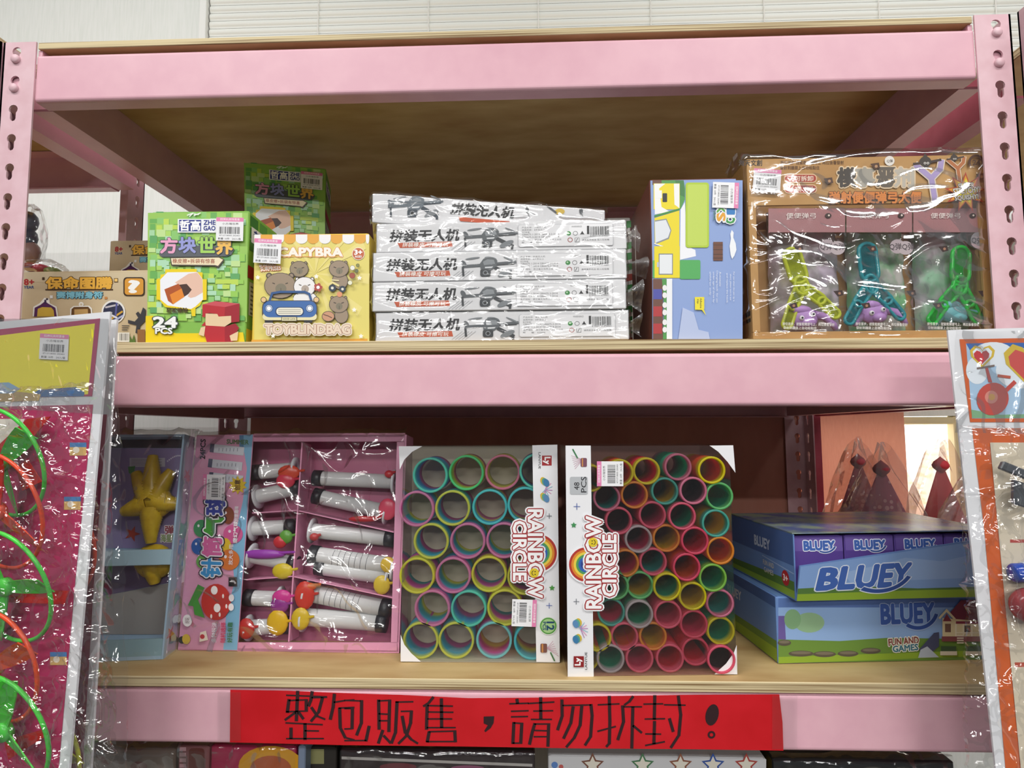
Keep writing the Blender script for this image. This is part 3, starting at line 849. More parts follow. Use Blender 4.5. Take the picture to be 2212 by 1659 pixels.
pr.ell(OUT, 1112, 1195, 86, 70); pr.ell('#d09a78', 1112, 1195, 78, 62); pr.line('#6b4636', [(1050, 1170), (1110, 1190), (1160, 1215)], 12); pr.ell('#e59a70', 1262, 905, 36)
pr.art = 'car_picture'
pr.line('#2f5890', [(335, 995), (372, 890), (480, 872), (800, 872), (862, 900), (890, 995)], 30)
pr.rect(OUT, 238, 985, 968, 1252, r=90); pr.rect('#efe6b8', 246, 1150, 962, 1246, r=45); pr.rect('#3d6cae', 250, 993, 958, 1208, r=85)
for x in (330, 868): pr.ell('#23406c', x, 1090, 50); pr.ell('#dfe4ea', x, 1090, 44); pr.ell('#3d6cae', x, 1090, 36); pr.ell('#ffffff', x, 1090, 28)
pr.rect('#23406c', 415, 1072, 792, 1190, r=56); pr.rect('#f4efdc', 428, 1082, 780, 1180, r=48)
for k in range(3): pr.line('#4a4a50', [(455, 1108 + 24 * k), (752, 1108 + 24 * k)], 5)
pr.rect('#2c2c30', 275, 1248, 382, 1280); pr.rect('#2c2c30', 795, 1248, 905, 1280)
pr.rect(OUT, 496, 1200, 702, 1262); pr.rect('#efe6b8', 504, 1208, 694, 1254); pr.text(OUT, 'GOOD LUCK', 600, 1231, 165, 24)
for x in (262, 958): pr.ell(OUT, x, 978, 40); pr.ell('#eac48c', x, 978, 31)
pr.art = 'flower_picture'
for a in range(5): pr.ell('#b3483e', 982 + 34 * math.cos(a * 1.257), 815 + 34 * math.sin(a * 1.257), 24)
pr.ell('#ffffff', 982, 815, 22); pr.line('#3f4a34', [(978, 860), (955, 905)], 8)
for x, y, r, c in ((1436, 558, 30, '#f2f0e4'), (1506, 525, 20, '#8a8f4c'), (1490, 598, 22, '#6c7350'), (1434, 660, 36, '#a8503c'), (1405, 755, 28, '#f1eecf')): pr.ell(OUT, x, y, r + 4); pr.ell(c, x, y, r)
for x, y in ((188, 685), (960, 672), (1530, 692), (1460, 1112), (390, 1455), (1550, 1460)): pr.star('#fdfaf0', x, y, 34, 18)
pr.otext(('#f7ead6', '#b07f62', '#f0dac2'), 'TOYBLINDBAG', 845, 1370, 1120, 118, bolds=(.17, .085, .05))
pr.build(t); sticker(pr, t, 322, 342, 358, 320, 3)

# white drone boxes, each in a clear bag
WC = nmat('white_glossy_carton', '#dcdcde', '#e8e8ea', ns=10, rough=.35)
def drone_art(pr, x=0, y=0, s=1.0, dark='#34383c', mid='#5b6064'):
    T = lambda pts: [(x + (a - 990) * s, y + (b - 720) * s) for a, b in pts]
    pr.line(mid, T([(930, 700), (800, 708)]), 26 * s); pr.line(mid, T([(1050, 690), (1200, 676)]), 24 * s); pr.line(dark, T([(1050, 725), (1165, 790)]), 30 * s)
    pr.line(dark, T([(1045, 700), (1190, 690)]), 10 * s)
    for a, b, rx, ry, ro in ((802, 685, 18, 30, -30), (870, 640, 58, 8, -8), (1160, 655, 58, 7, 26), (1120, 770, 60, 22, -25), (1010, 645, 48, 16, 10)):
        q = T([(a, b)])[0]; pr.ell(mid if rx < 40 else '#7d8286', *q, rx * s, ry * s, rot=ro)
    pr.line(dark, T([(795, 715), (800, 785)]), 16 * s); pr.line(dark, T([(1165, 780), (1162, 812)]), 18 * s)
    pr.poly(mid, T([(925, 690), (955, 645), (1020, 632), (1062, 660), (1055, 715), (1010, 745), (935, 735)]))
    pr.poly('#8d9296', T([(950, 672), (985, 650), (1035, 655), (1045, 690), (960, 700)])); pr.poly('#e8eaec', T([(965, 715), (1030, 712), (1020, 724), (968, 726)]))
    pr.rect(dark, *T([(930, 735)])[0], *T([(1010, 795)])[0], r=14 * s); q = T([(970, 765)])[0]; pr.ell('#8a8f94', *q, 20 * s); pr.ell('#191b1d', *q, 13 * s)
def drone_print(pr, parent, seed=0):
    pr.text('#1c1c1e', '拼装无人机', 480, 685, 545, 100, bold=.035, skew=.16)
    pr.poly('#c9552c', [(265, 746), (690, 740), (700, 786), (285, 790)]); pr.text('#fdf2ea', '拼装橡皮 可擦可玩', 485, 764, 360, 36, bold=.02, skew=.15)
    for k in range(5): pr.line('#c4c5c8', [(690 + 26 * k, 812), (770 + 26 * k, 745)], 5)
    drone_art(pr, 990, 720)
    pr.rect('#c8c8cc', 1210, 608, 1948, 798, r=16); pr.rect('#f0f0f2', 1215, 612, 1943, 794, r=14)
    D_ = '#4a4a4e'
    for tx, x, y, w in (('产品名称：拼装无人机', 1335, 634, 190), ('适用年龄：8岁及以上', 1330, 655, 180), ('执行标准：', 1272, 675, 66), ('GB6675.1-2014 GB6675.2-2014', 1385, 693, 285), ('GB6675.3-2014 GB6675.4-2014', 1385, 716, 285), ('生产地址：浙江省义乌市上溪工业区', 1395, 740, 305), ('邮　　编：322000', 1325, 762, 170), ('WARNING!', 1665, 632, 80), ('请将废弃纸品 投入垃圾箱', 1810, 748, 210)):
        pr.text(D_, tx, x, y, w, 15, bold=.004, name='small_print'); pr.k -= 1
    pr.ell('#2f8a3c', 1603, 690, 19); pr.ell('#bfe0b8', 1600, 686, 7); pr.arc('#77777a', 1655, 690, 15, 19, 0, 360); pr.star('#2a2a2c', 1708, 690, 20, 9, 3); pr.arc('#a8504c', 1614, 745, 15, 20, 0, 360); pr.rect('#4a4a4e', 1650, 728, 1685, 765); pr.rect('#f0f0f2', 1653, 731, 1682, 762); pr.line(D_, [(1672, 735), (1660, 758)], 5)
    pr.rect('#2a2a2c', 1745, 628, 1762, 698)
    x = 1770; rn = random.Random(4)
    while x < 1915: w = rn.choice((3, 5, 8)); pr.rect('#2a2a2c', x, 634, x + w, 706); pr.k -= 1; x += w + rn.choice((4, 6, 8))
    pr.text(D_, '6 953119 374321', 1842, 714, 145, 10, bold=.004, name='small_print')
    pr.build(parent)
HQ = (.143 + TILT * 0) / 4
lay = [(811, 1359, .013, 'lowest'), (804, 1353, .011, 'second from the bottom'), (805, 1354, .0115, 'third from the bottom'), (812, 1354, .014, 'second from the top')]
z = zm(.6) + .0008
QD = [(95, 580), (2050, 580), (2050, 826), (95, 826)]
for k, (a, b, yy, w) in enumerate(lay):
    hh = HQ - .0012
    BL = v3(x_for(a, yy, z), yy, z); BR = v3(x_for(b, yy, z), yy, z)
    F = face(BL, BR, 0, 0, hh)
    t = thing('drone_kit_box', 'flat white drone kit box in clear wrap, %s of its stack' % w, 'toy box', base_mid(F), 'stacked white drone kit boxes')
    carton(F, .19, WC, t, .0008)
    pr = Print(F['O'], F['U'], F['V'], F['N'], QD); drone_print(pr, t)
    film(t, 'clear_wrap', F, amp=.0022, off=.0009, wrap=(.006, .008, .0, .0), nx=110, ny=22, seed=k + 1, freq=16, stretch=(.7, 2.2))
    # twisted bag ends sticking out at the right
    mb = MB(); e = F['BR'] + ZAX * hh * .5 + v3(.002, .01, 0)
    def fn(s, q, e=e, k=k):
        sp = (.010 + .004 * (k % 2)) * (.35 + s)
        return e + v3(s * (.014 + .005 * ((k * 7) % 3)), .012 * math.sin(q * 5 + k) + .004 * noise.noise(Vector((s * 9, q * 9, k))), (q - .5) * 2 * sp + .003 * noise.noise(Vector((s * 12, q * 14, k + 5))))
    mb.grid(fn, 12, 12, film_mat('bag_tail', rough=.1, lo=.12, hi=.7, haze=.12)); mb.build('bag_end', t, True)
    z += HQ
z0 = z + .0012
BL = v3(x_for(804, .014, z0), .014, z0); BR = BL + unit(v3(.285, .068, 0)) * .293
F = face(BL, BR, 0, 0, HQ)
t = thing('drone_kit_box', 'white drone kit box lying askew on top of the stack', 'toy box', base_mid(F), 'stacked white drone kit boxes')
carton(F, .15, WC, t, .0008)
pr = Print(F['O'], F['U'], F['V'], F['N'], [(85, 125), (1850, 305), (1850, 500), (90, 370)])
drone_art(pr, 450, 255, 1.05, '#3c4650', '#6a747c'); pr.line('#6a747c', [(220, 200), (640, 220)], 14); pr.line('#5a646c', [(230, 190), (230, 250)], 14)
pr.text('#1c1c1e', '拼装无人机', 985, 292, 480, 88, rot=6, bold=.035, skew=.16); pr.poly('#c9552c', [(800, 338), (1190, 380), (1190, 412), (815, 372)])
pr.ell('#d9b84a', 1545, 312, 34, 22); pr.line('#55585c', [(1450, 260), (1520, 320)], 12)
for x, y in ((1315, 295), (1690, 310)): pr.ell('#55585c', x, y, 12, 24); pr.line('#8a8d90', [(x, y + 10), (x + 15, y + 50)], 5)
pr.build(t)
film(t, 'clear_wrap', F, amp=.003, off=.0012, wrap=(.012, .008, .03, .0), nx=100, ny=34, seed=9, freq=16, stretch=(.7, 2))
# a second, hidden stack behind shows its green end at the right
F = front(1010, 1368, .235, .235, zm(.8) + .0003, 476)
t = thing('toy_box', 'green and white patterned box behind the drone box stack', 'toy box', base_mid(F))
carton(F, .12, P('#e6e6e2', .45, 'carton'), t)
pr = pface(F, crop(0, 0, 1))
for k in range(13):
    y = 482 + 23 * k
    pr.poly(('#3f9a4a', '#d9d6cc', '#b5483c')[k % 3 if k % 2 else 0], [(1320, y), (1366, y - 6), (1366, y + 8), (1345, y + 14), (1320, y + 10)])
pr.build(t)

# blue-fronted box stood on its short side
cC5 = crop(1360, 320, 3.770)
F = front(1411, 1604, .012, .012, zm(.85), 388)
t = thing('toy_box', 'tall box with blue front and brown side, print turned sideways', 'toy box', base_mid(F))
BRN = P('#6b3a2c', .5, 'carton')
carton(F, .135, BRN, t, mats=[BRN, BRN, BRN, BRN, P('#8ea6d8', .45, 'carton'), BRN])
pr = pface(F, cC5)
pr.rect('#8fa7da', 185, 262, 920, 1555); pr.rect('#6b4436', 186, 262, 270, 300)
pr.poly('#4f9a4a', [(260, 262), (440, 262), (452, 330), (450, 420), (415, 500), (260, 300)]); pr.poly('#3f7f44', [(370, 262), (440, 262), (450, 400), (405, 380)])
pr.poly('#f4f5fa', [(415, 500), (450, 440), (470, 800), (535, 830), (540, 880), (410, 910)])
pr.rect('#f0dc10', 195, 288, 408, 500); pr.poly('#f6f6f4', [(200, 290), (290, 290), (240, 330), (260, 480), (330, 520), (205, 540)]); pr.poly('#f6f6f4', [(360, 290), (405, 290), (405, 490), (365, 460)])
pr.rect('#f6f6f4', 215, 345, 262, 410); pr.rect('#26282a', 268, 368, 305, 440, r=6)
pr.poly('#3f8f3c', [(200, 548), (408, 490), (408, 505), (202, 565)])
pr.poly('#f0dc10', [(202, 570), (405, 508), (405, 840), (205, 775)]); pr.poly('#8a8f94', [(205, 590), (300, 575), (340, 670), (320, 740), (215, 782)]); pr.poly('#e4e8ee', [(205, 600), (295, 585), (332, 672), (312, 730), (210, 772)])
pr.line('#f6f6f0', [(202, 778), (405, 850)], 9)
pr.rect('#f0dc10', 200, 800, 408, 1058); pr.rect('#7d8288', 236, 860, 352, 1032); pr.rect('#e9edf0', 243, 868, 345, 1024); pr.rect('#c8ccd0', 222, 930, 238, 970)
pr.rect('#4fae5a', 188, 915, 202, 1058); pr.rect('#4fae5a', 408, 912, 575, 1068, r=12)
pr.rect('#b4cf30', 455, 282, 645, 812, r=22)
for i in range(1): pr.rect('#c4da58', 470, 298, 630, 796, r=14)
pr.rect('#6e4230', 680, 765, 757, 918)
for y in (790, 828, 866, 896): pr.line('#2e1c16', [(680, y), (757, y)], 3)
pr.poly('#f4f6fa', [(830, 668), (845, 690), (842, 730), (862, 780), (868, 830), (850, 880), (832, 905), (820, 870), (812, 800), (822, 740), (818, 700)])
pr.rect('#6e4536', 190, 1066, 270, 1556); pr.poly('#4f9a4a', [(262, 1066), (300, 1066), (300, 1556), (270, 1556), (280, 1300)])
for y, c in ((1150, '#4a4ea8'), (1290, '#b52f34'), (1430, '#b52f34')): pr.rect(c, 192, y, 262, y + 82)
for y in (1140, 1200, 1280, 1340, 1420, 1480): pr.ell('#f2f2f2', 284, y, 18, 24)
pr.rect('#f2f4f8', 300, 1066, 345, 1556); pr.poly('#b9c6e8', [(395, 1556), (430, 1300), (520, 1340), (560, 1480), (640, 1500), (650, 1556)])
for k, (x, y, ln) in enumerate(((845, 1130, 240), (818, 1135, 215), (790, 1140, 240), (735, 1070, 120), (708, 1130, 260), (680, 1135, 250), (652, 1105, 190))):
    pr.text('#eef2fa', ['For use when the pen tip is', 'short, please turn it out', 'and replace the heads', 'Automatic', 'Changing heads  for use', 'under age of three by', 'children only'][k], x, y, ln, 16, rot=90, bold=.004, name='small_print')
pr.poly('#f2e22a', [(528, 1215), (605, 1215), (605, 1312), (600, 1312), (620, 1365), (585, 1320), (530, 1318)]); pr.text('#3a3a20', 'Adhesive', 578, 1265, 80, 16, rot=90); pr.text('#3a3a20', 'tip', 552, 1250, 40, 16, rot=90)
pr.otext(('#f4f6fa', '#3a9a4a'), 'O', 815, 585, 62, 72, rot=90, bolds=(.14, .05)); pr.otext(('#f4f6fa', '#2f7fc4'), 'I', 820, 515, 30, 60, rot=90, bolds=(.14, .06))
pr.otext(('#f4f6fa', '#e8a62c'), 'S', 740, 565, 62, 66, rot=90, bolds=(.14, .05)); pr.otext(('#f4f6fa', '#5aa83c'), 'K', 738, 505, 50, 60, rot=90, bolds=(.14, .05)); pr.text('#3f7a3c', 'series', 688, 555, 70, 20, rot=90)
pr.build(t); sticker(pr, t, 775, 392, 208, 212, 92)
mb = MB(); Fs = F['O'] - F['N'] * .1 - unit(F['U']) * .0004
mb.tube([Fs + ZAX * -.02, Fs + ZAX * -.105], .0006, P('#c9c2b8'), 6); mb.build('paper_tab', t)
# ------------------------------------------------------------------ kraft display box with bagged slingshots
cC7 = crop(1652, 320, 3.770)
F = front(1627, 2150, .013, .013, zm(1.03), 344)
KR = nmat('kraft_card', '#bd8c4e', '#cda063', ns=14, rough=.55, bump=.02)
t = thing('display_box', 'kraft display box of slingshots in clear wrap beside the right post', 'display box', base_mid(F))
sl = t; dep = .052; u, up, n = F['u'], F['up'], F['N']; Wd, Hd = F['w'], F['h']
def vpos(py):  # height above the bottom edge for a picture row at the left edge
    a, b = proj(F['BL'])[1], proj(F['O'])[1]; return Hd * (a - py) / (a - b)
hh = vpos(447); lip = vpos(718)
mb = MB(); mb.box(F['BL'] - n * (dep - .002), F['U'], up * Hd, -n * .002, KR); mb.build('back_panel', t)
mb = MB(); mb.box(F['BL'] + up * hh, F['U'], up * (Hd - hh), -n * .003, KR, .0006); hd = mb.build('header_panel', t)
mb = MB(); mb.box(F['BL'], F['U'], up * lip, -n * .003, KR, .0006); mb.build('front_lip', t)
mb = MB(); mb.box(F['BL'] + up * (lip + .0002), u * .0085, up * (hh - lip - .0004), -n * .003, KR); mb.build('front_border', t)
mb = MB(); mb.box(F['BR'] - u * .009 + up * (lip + .0002), u * .009, up * (hh - lip - .0004), -n * .003, KR); mb.build('front_border', t)
for o in (F['BL'] - n * .0032, F['BR'] - u * .002 - n * .0032):
    mb = MB(); mb.box(o, u * .002, up * Hd, -n * (dep - .0054), KR); mb.build('side_panel', t)
mb = MB(); mb.box(F['BL'] - n * .0032 + u * .0022, F['U'] - u * .0044, up * .002, -n * (dep - .0054), KR); mb.build('bottom_panel', t)
pr = pface(F, cC7)
pr.text('#3a2c20', '淘天文創', -118, 120, 190, 50, bold=.02)
pr.text('#6e4a26', '按住首步 捏緊鬆開便弓上 再拉後看發射', 385, 118, 515, 32); pr.text('#6e4a26', '發射到牆面上自动吸黏住', 285, 160, 320, 30)
for y, tx in ((248, '可拆卸'), (335, '高  弹')):
    pr.rect('#f0c9a0', 155, y - 38, 425, y + 36, r=36); pr.rect('#b5402c', 163, y - 30, 417, y + 28, r=28); pr.text('#fbe6d4', tx, 318, y, 150, 42, bold=.02); pr.line('#fbe6d4', [(185, y - 5), (205, y + 18), (235, y - 32)], 9)
for tx, x, c in (('模', 668, '#4c443c'), ('事', 812, '#b4ad9f'), ('恶', 985, '#6e6458'), ('剂', 1130, '#cfc6b6')):
    pr.otext(('#f1d6b0', c), tx, x, 240, 150, 150, bolds=(.11, .05))
pr.otext(('#5e2e14', '#e98f45'), '弹射便便弹弓大便', 895, 405, 745, 92, bolds=(.085, .045))
pr.ell('#f6f0e6', 1010, 108, 40); pr.text('#4a3a30', 'Q弹', 1012, 110, 48, 28)
# printed slingshots
for (cx, cy, s, c, o) in ((1330, 250, 1.0, '#b9a6d6', '#f0e0c8'), (1550, 170, .62, '#c47a4a', '#f0e0c8')):
    T = lambda pts: [(cx + a * s, cy + b * s) for a, b in pts]
    for cc, w in ((o, 62), (c, 44)):
        pr.line(cc, T([(50, 190), (20, 0), (-105, -105)]), w * s); pr.line(cc, T([(20, 0), (90, -75), (100, -140)]), w * s)
    pr.line('#4c3b34', T([(-125, -115), (0, -130), (95, -150)]), 20 * s); pr.ell('#4a4038', *T([(-30, -135)])[0], 48 * s, 42 * s); pr.poly('#4a4038', T([(-60, -150), (-35, -205), (5, -150)]))
    for e in (-14, 10):
        q = T([(-20 + e, -122)])[0]; pr.ell('#efe8e0', *q, 10 * s); pr.ell('#2a2420', *q, 5 * s)
for x, y in ((890, 155), (510, 275), (1745, 240)): pr.poly('#5a3a26', [(x - 40, y - 20), (x + 30, y - 30), (x + 40, y + 15), (x - 5, y + 25)]); pr.ell('#c99a70', x + 8, y, 12)
pr.arc('#5a3a26', 1710, 125, 46, 66, 150, 400); pr.text('#5a3a26', '24', 1710, 125, 60, 42, bold=.03)
pr.star('#b5412a', 1622, 365, 165, 82, 9, sx=1.05); pr.star('#e8a02c', 1622, 365, 138, 74, 9, sx=1.05); pr.star('#f2e23c', 1625, 360, 105, 62, 9)
for tx, y, w in (('SUPER', 315, 130), ('STRETCHY!', 352, 215), ('SQUISHY!', 412, 190)): pr.otext(('#4a2418', '#f7efe2'), tx, 1628, y, w, 44, rot=-5, bolds=(.1, .03))
pr.build(t); sticker(pr, t, 8, 275, 222, 185, 4)
# brown side lettering
O = F['O'] + F['U'] * 0 - n * dep
mb = MB(); pl = Print(O, n * dep, F['V'], -u, [(0, 0), (40, 0), (40, 300), (0, 300)])
pl.arc('#4a3214', 20, 120, 6, 8, 0, 360); pl.rect('#3c2a12', 4, 250, 36, 258); pl.rect('#3c2a12', 4, 262, 36, 268); pl.text('#3c2a12', '8+', 20, 120, 8, 7); pl.build(t)

def C7pt(x, y, back): return at_y(1652 + x / 3.77, 320 + y / 3.77, F['BL'][1] + back)
def slingshot(label, hx, col, handle, hub, armL, armR, back):
    """clear plastic slingshot seen upside down: looped handle above, two looped arms below"""
    m = clear_colour('clear_plastic_' + hx, col, .12, .22)
    H, J, A, B = (C7pt(*p, back) for p in (handle, hub, armL, armR))
    t = thing('slingshot', label, 'slingshot', np.minimum(A, B), 'bagged slingshots in the kraft display box')
    r = .0019
    def loop(p, q, w, name, rr=r):
        d = unit(q - p); s = unit(np.cross(d, v3(0, -1, 0)))
        pts = []
        for i in range(9):
            a = math.pi * i / 8; pts.append(q - d * w + d * w * math.sin(a) * 1.0 + s * w * math.cos(a))
        for i in range(9):
            a = math.pi + math.pi * i / 8; pts.append(p + d * w + d * w * math.sin(a) + s * w * math.cos(a))
        mb = MB(); mb.tube(pts, rr, m, 8, closed=True); 
        k = len(pts)
        mb.add([p_ + v3(0, -.0004, 0) for p_ in pts] + [p_ + v3(0, .0004, 0) for p_ in pts], [tuple(range(k)), tuple(range(k, 2 * k))], clear_colour('thin_' + hx, col, .12, .76))
        mb.build(name, t, True)
    loop(J + (H - J) * .06, H, .0098, 'handle', .0024)
    mb = MB(); d = unit(H - J); s = unit(np.cross(d, v3(0, -1, 0)))
    mb.tube([J + d * .011 * math.cos(a) + s * .0075 * math.sin(a) for a in [2 * math.pi * i / 16 for i in range(16)]], .0024, m, 8, closed=True); mb.build('hub', t, True)
    for E_ in (A, B):
        mid = J + (E_ - J) * .62 + (v3(0, 0, .003)); e_ = unit(mid - J)
        loop(J + e_ * .001, mid, .0058, 'arm', .0021); loop(mid - e_ * .007, E_, .0054, 'prong', .0020)
    return t
def critter(label, col, cx, cy, back, eyes=True):
    c = C7pt(cx, cy, back); t = thing('squishy_toy', label, 'toy', c - ZAX * .015, 'squishy toys in the slingshot bags')
    m = P(col, .45, 'rubber'); mb = MB()
    mb.blob(c, (.017, .0075, .0125), m, 16); mb.blob(c + v3(-.004, -.001, .009), (.0135, .0065, .006), m, 14)
    mb.blob(c + v3(.004, -.004, -.006), (.009, .006, .006), m, 12)
    mb.tube([c + v3(.012, 0, .004), c + v3(.024, -.001, .001), c + v3(.034, 0, -.008), c + v3(.037, 0, -.014)], [.0055, .005, .004, .003], m, 8)
    mb.tube([c + v3(-.012, 0, -.002), c + v3(-.02, 0, -.010), c + v3(-.021, 0, -.015)], [.005, .004, .003], m, 8)
    mb.build('body', t, True)
    if eyes:
        for dx, dz in ((-.005, -.001), (.008, .003)):
            e = MB(); e.blob(c + v3(dx, -.0068, dz), (.0031, .0024, .0031), P('#f4f0f4', .25, 'eye'), 10); eo = e.build('eye', t, True)
            e = MB(); e.blob(c + v3(dx, -.0088, dz), (.0013, .0008, .0013), P('#141414', .2, 'eye'), 8); e.build('pupil', eo, True)
slingshot('clear yellow slingshot in the leftmost bag of the kraft display box', 'yellow', '#dce63c', (205, 820), (298, 1120), (170, 1470), (600, 1375), .012)
slingshot('clear teal slingshot in the middle bag of the kraft display box', 'teal', '#2fa8b4', (825, 775), (865, 1110), (672, 1430), (1125, 1390), .013)
slingshot('clear green slingshot in the rightmost bag of the kraft display box', 'green', '#2fdc4c', (1600, 805), (1588, 1120), (1345, 1425), (1745, 1425), .012)
critter('lilac squishy toy with round eyes below the yellow slingshot', '#bd8fd0', 315, 1385, .016)
critter('lilac squishy toy with round eyes below the teal slingshot', '#bd8fd0', 880, 1345, .017)
critter('pale blue squishy toy below the green slingshot', '#6fb6bc', 1530, 1345, .017, False)
# bags: one printed clear bag round each slingshot, and a fuller row of bags behind
BK = [('#a8a49e', '#cfbfd0'), ('#82c08a', '#ccc8c2'), ('#c0b4bc', '#92c4a0')]
for i, (x0, x1, w) in enumerate(((30, 655, 'leftmost'), (665, 1200, 'middle'), (1210, 1815, 'rightmost'))):
    a = C7pt(x0, 500, .030); b = C7pt(x1, 1500, .030)
    t = thing('toy_bag', 'printed clear bag round the %s slingshot' % w, 'bag', v3(a[0], a[1], b[2]), 'printed slingshot bags')
    yb = F['BL'][1]
    TLp, TRp, BRp, BLp = C7pt(x0, 490, .006), C7pt(x1, 490, .006), C7pt(x1, 1500 - 10 * (i % 2), .006), C7pt(x0, 1500 - 10 * (i % 2), .006)
    FB = dict(O=TLp, U=TRp - TLp, V=BLp - TLp, N=v3(0, -1, 0), BL=BLp, BR=BRp, up=unit(TLp - BLp), h=np.linalg.norm(TLp - BLp), w=np.linalg.norm(TRp - TLp), u=unit(TRp - TLp))
    film(t, 'clear_bag', FB, amp=.0022, off=.0006, wrap=(0, 0, 0, 0), nx=50, ny=60, seed=20 + i, freq=26)
    pb = pface(FB, cC7, base=.0042); 
    # header strip and printed notes on the bag
    hs = MB(); q = [C7pt(x0, 490, .0025), C7pt(x1, 490, .0025), C7pt(x1, 685, .0025), C7pt(x0, 685, .0025)]
    hs.prism(q, v3(0, .0002, 0), clear_colour('pink_brown_print', '#d8a4a6', .3, .45)); hs.build('header_strip', t)
    cx = (x0 + x1) / 2
    pb.text('#f2e2dc', '便便弹弓', cx - 60, 560, 240, 44, bold=.01); pb.ell('#3c2a26', cx + 160, 560, 26, 20); pb.ell('#e9d9cc', cx + 165, 558, 8)
    if i < 2:
        pb.ell('#b9a9ae', cx + (150 if i == 0 else 130), 810, 62, 58); pb.ell('#c2b3b6', cx + (235 if i == 0 else 195), 822, 62, 56); pb.text('#4a4044', 'Q弹Q弹', cx + (195 if i == 0 else 165), 812, 200, 58)
    else: pb.ell('#a9a0a4', cx + 200, 760, 58, 66); pb.text('#4a4044', 'Q弹', cx + 195, 760, 92, 60)
    pb.text('#f0ece6', '按住首步，捏緊鬆開便弓上，再拉後看發射', cx, 1440, 420, 26, rot=1); pb.text('#f0ece6', '發射到牆面上自动吸黏住', cx - 70, 1470, 270, 24, rot=1)
    for x, y in ((cx - 80, 830), (cx + 240, 1190), (cx - 130, 1290)): pb.poly('#3c2420', [(x - 40, y - 18), (x + 30, y - 26), (x + 42, y + 14), (x - 5, y + 26)]); pb.ell('#b08064', x + 10, y, 11)
    pb.build(t)
    # filled bag behind
    tb = thing('toy_bag', 'filled slingshot bag packed behind the %s one' % w, 'bag', v3(a[0], a[1] + .005, b[2]), 'slingshot bags packed behind')
    mb = MB()
    A_, B_ = C7pt(x0 + 8, 500, .033), C7pt(x1 - 8, 1525, .033)
    def fn(s, q, A_=A_, B_=B_, i=i):
        e = (math.sin(math.pi * s) * math.sin(math.pi * q)) ** .4
        return v3(A_[0] + (B_[0] - A_[0]) * s, yb + .044 - .018 * e - .004 * noise.noise(Vector((s * 7, q * 9, i * 5))), A_[2] + (B_[2] - A_[2]) * q)
    mb.grid(fn, 40, 44, nmat('mottled_bag_%d' % i, BK[i][0], BK[i][1], ns=38, rough=.35, detail=6, lo=.4, hi=.6)); mb.build('filling', tb, True)
film(sl, 'clear_wrap', F, amp=.0042, off=.0052, wrap=(.05, .0, .006, .0), nx=170, ny=130, seed=31, freq=11, stretch=(.8, 1.5))
# ------------------------------------------------------------------ goods on the lower board
ZB = B3T + .0004
def lean_for(BL, BR, corner, px, py):
    best = None
    for l in np.arange(-8, 30, .5):
        f = face(BL, BR, py, l) if corner == 0 else None
        if corner == 1:
            g = face(BR, BR + (BR - BL), py, l); f = face(BL, BR, 0, l, g['h'])
        q = f['O'] + (f['U'] if corner else 0)
        e = abs(proj(q)[0] - px)
        if best is None or e < best[0]: best = (e, l, f)
    return best[2], best[1]
OPEN = lambda F, a, b, c, d: None

# pale blue display box with stretchy starfish
BRs = at_z(352, 1424, ZB); BLs = at_z(222, 1437, ZB) + v3(0, .012, 0); BLs = BRs - unit(BRs - BLs) * .118
F, L_ = lean_for(BLs, BRs, 1, 398, 938)
LB = P('#a9c6dc', .45, 'card')
cD3 = crop(200, 860, 2.766)
t = thing('display_box', 'pale blue display box of yellow starfish in clear wrap beside the hanging card', 'display box', base_mid(F))
u, up, n = F['u'], F['up'], F['N']; Hs, Ws = F['h'], F['w']
mb = MB(); mb.box(F['BL'] - n * .030, F['U'], up * Hs, -n * .002, LB); mb.build('back_panel', t)
for k, o in enumerate((F['BL'], F['BR'] - u * .0022)):
    mb = MB(); mb.box(o, u * .0022, up * Hs, -n * .0298, LB); mb.build('side_panel', t)
for z_, hh_, d_ in ((0, .004, .0298), (Hs - .003, .003, .0298)):
    mb = MB(); mb.box(F['BL'] + u * .0024 + up * z_, u * (Ws - .0048), up * hh_, -n * d_, LB); mb.build('end_panel', t)
pr = pface(F, cD3)
def sec(y0, y1, x0=-80, x1=560): return None
def hgt(y): return (1 - pr.uv(300, y)[1]) * Hs
mb = MB(); mb.box(F['BL'] + u * .0024 + up * hgt(1000), u * (Ws - .0048), up * (hgt(908) - hgt(1000)), -n * .0297, P('#b4d6e4', .4, 'card'), .0006); mb.build('divider', t)
mb = MB(); mb.box(F['BL'] + u * .0024 + up * .004, u * (Ws - .0048), up * (hgt(1440) - .004), -n * .003, P('#8fb2bc', .4, 'card')); mb.build('front_lip', t)
# printed backing card, curled blank sheet below
bk = Print(F['O'] - n * .0295, F['U'], F['V'], n, [cD3(proj(p)) for p in (F['O'], F['O'] + F['U'], F['O'] + F['U'] + F['V'], F['O'] + F['V'])])
bk.poly('#9486b4', [(-60, 285), (550, 285), (480, 905), (-60, 905)], 'backing_print')
bk.poly('#3a3c44', [(-60, 216), (556, 216), (548, 283), (-60, 283)], 'backing_print')
bk.poly('#6e6084', [(-60, 1000), (470, 1000), (462, 1105), (-40, 1205)], 'backing_print')
bk.poly('#a3a29e', [(-60, 1210), (462, 1108), (425, 1440), (-60, 1440)], 'backing_print')
for i in range(14): bk.ell('#dcd8ea', 385 + 140 * (i / 13), 365 - 34 * math.sin(math.pi * i / 13), 5)
bk.rect('#c9c4d0', 150, 345, 370, 400); bk.poly('#4a8a4c', [(140, 400), (185, 395), (175, 450), (145, 440)])
bk.star('#b5402c', 165, 815, 52, 20, 5, rot=-70)
for k in range(5): bk.rect('#8a8494', 160, 352 + 9 * k, 350 - 20 * (k % 2), 355 + 9 * k)
